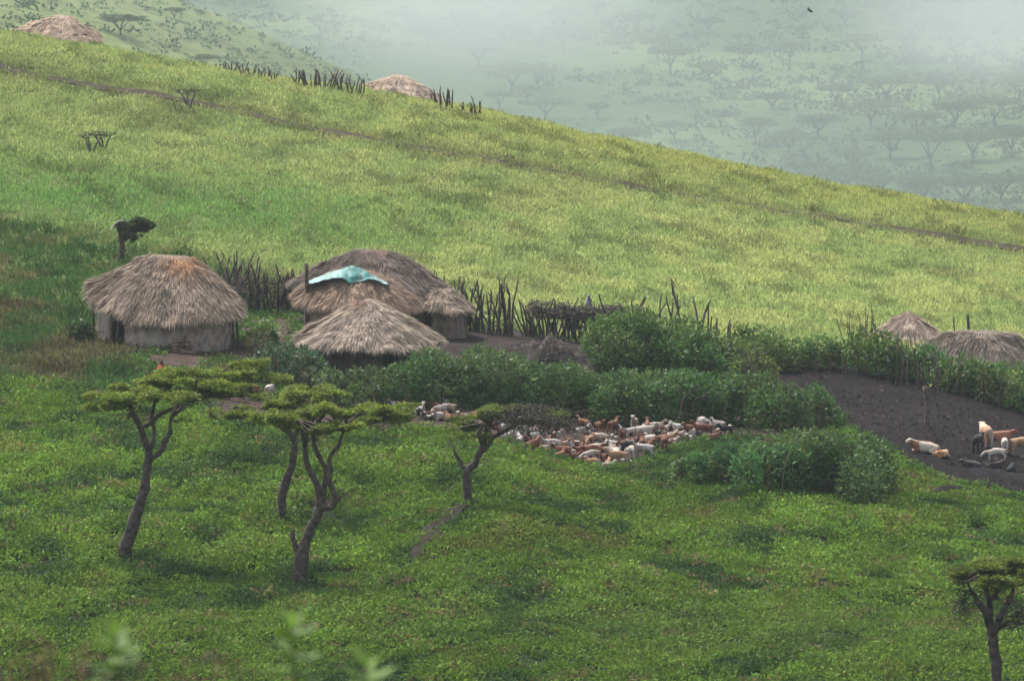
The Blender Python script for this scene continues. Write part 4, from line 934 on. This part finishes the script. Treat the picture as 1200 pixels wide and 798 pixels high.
cow('reddish and white cow lying in the pen, head turned to the left', CL2, cBW, 1087, Yv(1088, 533), 3.25, .72, hn=False)
cow('tawny calf lying curled against the lying red and white cow', CL, coat('hide_fawn', (.42,.23,.11), (.6,.5,.4), .58, 2), 1105, Yv(1106, 539), .4, .5, 'calf', False)
cow('black calf with white legs standing at the left of the standing cattle', CS, cBlk, 1149, Yv(1147, 532), 1.25, .62, 'calf', False)
cow('cream cow seen from behind next to the black calf', CS, cCream, 1158, Yv(1158, 527), 1.7, .78, hn=False)
cow('red-brown calf half hidden behind the little white calf', CS, cRed, 1172, Yv(1170, 530), .2, .68, 'calf', False)
cow('white-faced calf between the red-brown calf and the big tan cow', CS, cWhite, 1180, Yv(1180, 534), 1.5, .55, 'calf', False)
cow('small white calf standing with lowered head in front of the others', CG, cWhite, 1170, Yv(1168, 544), 3.0, .5, 'calf', False)
cow('big tan cow standing at the right edge of the photo', CS, cTan, 1204, Yv(1196, 538), .15, .76)
cow('black calf with a white stripe lying at the muddy lower edge of the pen', CL2, cBlk, 1187, Yv(1187, 557), 1.2, .5, 'calf', False)
cow('dark brown calf lying in the mud at the lower edge of the pen', CL2, coat('hide_dark', (.04,.028,.028), (.07,.05,.05), .5), 1167, Yv(1166, 553), .3, .5, 'calf', False)
cow('dark grey calf lying in the mud below the standing black calf', CL2, coat('hide_dgrey', (.05,.04,.045), (.09,.075,.08), .5), 1142, Yv(1142, 551), 3.3, .48, 'calf', False)
# dark muddy lumps at lower right pen edge
heap('mud_heap', 'low ridge of dark churned mud along the lower edge of the cattle pen', [(1125,556,549,178),(1150,560,553,178),(1185,566,557,178),(1230,570,556,178)], 1.9, (.018, .016, .017), 'mud')
heap('mud_heap', 'patch of dark churned earth among weeds below the cattle pen', [(1080,580,572,174),(1110,578,568,174),(1150,580,571,174)], .8, (.03, .026, .024), 'mud')

# person seated behind the acacia crown
pn = {'hip': ((0,0,.18), (.15,.13)), 'belly': ((0,.0,.38), (.15,.11)), 'chest': ((.02,0,.56), (.17,.11)), 'neck': ((.04,0,.70), .05), 'head': ((.06,0,.80), .085), 'crown': ((.05,0,.90), .075),
      'shL': ((.02,.17,.62), .055), 'elL': ((.14,.22,.40), .042), 'haL': ((.34,.12,.36), .03), 'shR': ((.02,-.17,.62), .055), 'elR': ((.14,-.22,.40), .042), 'haR': ((.34,-.12,.36), .03),
      'thL': ((.10,.10,.18), .09), 'knL': ((.42,.14,.36), .06), 'ftL': ((.52,.12,.05), .04), 'thR': ((.10,-.10,.18), .09), 'knR': ((.42,-.14,.36), .06), 'ftR': ((.52,-.12,.05), .04)}
pm = skin('body', pn, [('hip','belly'),('belly','chest'),('chest','neck'),('neck','head'),('head','crown'),('chest','shL'),('shL','elL'),('elL','haL'),('chest','shR'),('shR','elR'),('elR','haR'),('hip','thL'),('thL','knL'),('knL','ftL'),('hip','thR'),('thR','knR'),('knR','ftR')])
b = hit(190, 443, 185); e = tag(empty('person', b, -1.9), 'person sitting on the ground in an orange-red cloth, mostly hidden behind the acacia crown', 'person')
o = bpy.data.objects.new('body', pm); COL.objects.link(o); o.parent = e; o.material_slots[0].link = 'OBJECT'; o.material_slots[0].material = coat('skin_dark', (.05,.03,.022), (.06,.036,.026), .5)
mb = MB(); th = np.linspace(0, 2*math.pi, 20, endpoint=False)
rings = [(.66,.11,.10),(.60,.22,.17),(.40,.25,.22),(.25,.36,.28),(.05,.42,.32)]
V = np.vstack([np.stack([.08*(i>1)+.1*(i>2)+np.cos(th)*(c_+.02*np.sin(th*5)), np.sin(th)*(b_+.02*np.cos(th*6)), np.full(20, a_)], 1) for i, (a_, b_, c_) in enumerate(rings)])
i = np.arange(4)[:, None]*20; j = np.arange(20)[None]; j2 = (j+1) % 20; mb.add(V, np.stack([i+j, i+20+j, i+20+j2, i+j2], -1).reshape(-1, 4), (.34, .08, .035)); e.scale = (.8, .8, .8)
mk('cloth', mb, M_cloth, e, smooth=True)

# bird in the air
p = at(949, 13, 118); mb = MB()
bn = {'b': ((0,0,0), .035), 'h': ((.07,0,.01), .022), 'k': ((.10,0,.0), .008), 't': ((-.09,0,0), .014), 'wl': ((.01,.07,.01), (.03,.008)), 'wl2': ((-.01,.14,.035), (.018,.005)), 'wr': ((.01,-.07,.01), (.03,.008)), 'wr2': ((-.01,-.14,.035), (.018,.005))}
bm_ = skin('bird', bn, [('b','h'),('h','k'),('b','t'),('b','wl'),('wl','wl2'),('b','wr'),('wr','wr2')])
o = bpy.data.objects.new('bird', bm_); COL.objects.link(o); o.location = p; o.rotation_euler = (.5, .5, .6); o.material_slots[0].link = 'OBJECT'; o.material_slots[0].material = coat('feather', (.03,.03,.035), (.05,.05,.05), .5)
tag(o, 'tiny dark bird flying across the mist at the top', 'bird')

# ------------------------------------------------------------------ blurred plants close to the camera
def near_plant(label, u, vtop, Y, seed, h=.9, col=(.11, .19, .03), nl=7):
    top = at(u, vtop, Y); g = ground(top[0], Y); e = tag(empty('leafy_shoot', g), label, 'plant', 'out-of-focus shoots close to the camera'); mb = MB(); mbs = MB()
    H = top[2]-g[2]; tip = np.array([0, 0, H]); tube(mbs, [(R.normal(0, .05), 0, -.1), (.03, 0, H*.5), (0, 0, H-.02)], [.008, .006, .004], (.06, .045, .025), 6)
    for k in range(int(nl*5)):
        q = k//nl; a = k*2.4; zz = H-.02-q*.045-R.uniform(0, .02); el = .95-.38*q+R.normal(0, .2)
        D = np.array([[math.cos(a), math.sin(a), el]]); L = R.uniform(.08, .125)*(1 if q else .7)
        leaves(mb, np.array([[0, 0, zz]]), nrm(D), np.array([[-math.sin(a), math.cos(a), .1]]), L, L*.42, np.asarray(col)*R.uniform(.9, 1.5))
    mk('leaves', mb, M_leaf, e); mk('stem', mbs, M_bark, e)
near_plant('blurred leafy shoot at the bottom, leftmost of the three', 135, 735, 14, 1)
near_plant('blurred leafy shoot at the bottom, tallest and middle of the three', 342, 722, 14.5, 2, nl=7)
near_plant('blurred leafy shoot at the bottom, rightmost and lowest of the three', 428, 770, 14, 3)
for k, (u, vt, lbl) in enumerate([(18, 765, 'blurred brown dry weed at the bottom left corner'), (75, 748, 'blurred brown dry weed between the corner and leftmost shoot'), (215, 772, 'blurred brown dry weed between leftmost and tallest shoots')]):
    Y = 22.0; top = at(u, vt, Y); g = ground(top[0], Y); e = tag(empty('dry_weed', g), lbl, 'plant', 'out-of-focus dry weeds close to the camera'); mb = MB(); H = top[2]-g[2]
    for q in range(70):
        s = R.normal(0, .08, 2); f_ = R.uniform(.75, 1.0); dd = R.normal(0, .14, 2)
        tube(mb, [(s[0]*.3, s[1], -.1), (s[0]+dd[0]*.5, s[1], H*f_*.6), (s[0]+dd[0], s[1]+dd[1], H*f_)], [.006, .005, .002], np.array([.13, .09, .06])*R.uniform(.6, 1.4), 4)
        P = np.array([[s[0]+dd[0], s[1]+dd[1], H*f_]])+R.normal(0, .02, (6, 3)); leaves(mb, P, rdir(6), rdir(6), .025, .012, (.15, .11, .06))
    mk('stalks', mb, M_bark, e)

# ------------------------------------------------------------------ air
def volmat(name, dens, col, noise=None, aniso=0.0):
    m = bpy.data.materials.new(name); m.use_nodes = True; nt = m.node_tree; N = nt.nodes; L = nt.links
    N.remove(N['Principled BSDF']); v = N.new('ShaderNodeVolumePrincipled'); v.inputs['Color'].default_value = (*col, 1); v.inputs['Density'].default_value = dens; v.inputs['Anisotropy'].default_value = aniso
    L.new(v.outputs['Volume'], N['Material Output'].inputs['Volume'])
    if noise:
        tc = N.new('ShaderNodeTexCoord'); ln = N.new('ShaderNodeVectorMath'); ln.operation = 'LENGTH'; L.new(tc.outputs['Object'], ln.inputs[0])
        mr = N.new('ShaderNodeMapRange'); mr.interpolation_type = 'SMOOTHSTEP'; mr.inputs['From Min'].default_value = .15; mr.inputs['From Max'].default_value = .95; mr.inputs['To Min'].default_value = 1; mr.inputs['To Max'].default_value = 0
        L.new(ln.outputs['Value'], mr.inputs['Value'])
        no = N.new('ShaderNodeTexNoise'); no.inputs['Scale'].default_value = noise; no.inputs['Detail'].default_value = 3; L.new(tc.outputs['Object'], no.inputs['Vector'])
        m2 = N.new('ShaderNodeMapRange'); m2.inputs['From Min'].default_value = .30; m2.inputs['From Max'].default_value = .62; m2.inputs['To Min'].default_value = .35; L.new(no.outputs['Fac'], m2.inputs['Value'])
        a = N.new('ShaderNodeMath'); a.operation = 'MULTIPLY'; L.new(mr.outputs['Result'], a.inputs[0]); L.new(m2.outputs['Result'], a.inputs[1])
        b = N.new('ShaderNodeMath'); b.operation = 'MULTIPLY'; b.inputs[1].default_value = dens; L.new(a.outputs[0], b.inputs[0]); L.new(b.outputs[0], v.inputs['Density'])
    return m
def box(name, lo, hi, mat):
    lo, hi = np.array(lo, float), np.array(hi, float)
    V = np.array([[(lo, hi)[a][0], (lo, hi)[b][1], (lo, hi)[c][2]] for a in (0, 1) for b in (0, 1) for c in (0, 1)])
    mb = MB(); mb.add(V, np.array([[0,1,3,2],[4,6,7,5],[0,4,5,1],[2,3,7,6],[0,2,6,4],[1,5,7,3]]), (1, 1, 1)); return mk(name, mb, mat)
HAZE_D = .00019
h = box('haze', (-425, -65, -60), (425, 1255, 72), volmat('haze', HAZE_D, (.62, .70, .76))); tag(h, 'thin bluish haze in the air', 'haze', kind='stuff')
def mist(label, C, rad, dens, noise, colm=(.49, .565, .575)):
    bm = __import__('bmesh').new(); __import__('bmesh').ops.create_icosphere(bm, subdivisions=3, radius=1); me = bpy.data.meshes.new('mist'); bm.to_mesh(me); bm.free()
    me.materials.append(volmat('mist', dens, colm, noise)); o = bpy.data.objects.new('mist', me); COL.objects.link(o); o.location = C; o.scale = rad; tag(o, label, 'mist', kind='stuff')
mist('bank of mist over the top middle of the far hillside', at(570, -5, 520), (30, 80, 13),   .017, 1.3, (.74, .77, .79))
mist('bright bank of mist at the top right corner', at(1190, 10, 560), (28, 80, 13), .016, 1.1, (.74, .77, .80))
mist('thin veil of mist hanging over the whole far valley', at(600, 110, 440), (150, 150, 46), .0054, 1.5)

# ------------------------------------------------------------------ light, sky, camera
w = bpy.data.worlds.new('World'); SC.world = w; w.use_nodes = True; nt = w.node_tree; bg = nt.nodes['Background']
sky = nt.nodes.new('ShaderNodeTexSky'); sky.sky_type = 'NISHITA'; sky.sun_disc = False
EL, AZ = math.radians(58), math.radians(-35)      # azimuth from +Y towards +X
sky.sun_elevation = EL; sky.sun_rotation = AZ; sky.dust_density = 4; sky.air_density = 1.0
hs = nt.nodes.new('ShaderNodeHueSaturation'); hs.inputs['Saturation'].default_value = .45
nt.links.new(sky.outputs['Color'], hs.inputs['Color']); nt.links.new(hs.outputs['Color'], bg.inputs['Color']); bg.inputs['Strength'].default_value = .15
sl = bpy.data.lights.new('sun', 'SUN'); sl.energy = 3.2; sl.angle = math.radians(12); sl.color = (1, .96, .9)
so = bpy.data.objects.new('sun', sl); COL.objects.link(so)
d = Vector((math.sin(AZ)*math.cos(EL), math.cos(AZ)*math.cos(EL), math.sin(EL))); so.rotation_euler = (-d).to_track_quat('-Z', 'Y').to_euler(); so.location = (0, 0, 60)
cam = bpy.data.cameras.new('camera'); co = bpy.data.objects.new('camera', cam); COL.objects.link(co); SC.camera = co
cam.sensor_width = 36; cam.lens = 36*F/1200; cam.clip_start = .5; cam.clip_end = 3000
co.rotation_euler = (math.radians(90)+PITCH, 0, 0)
cam.dof.use_dof = True; cam.dof.focus_distance = 190; cam.dof.aperture_fstop = cam.lens/1000/.032
SC.view_settings.view_transform = 'Standard'; SC.view_settings.look = 'None'; SC.view_settings.exposure = 0.8; SC.view_settings.gamma = 1
SC.cycles.volume_step_rate = 4.0; SC.cycles.volume_bounces = 1; SC.cycles.volume_max_steps = 32
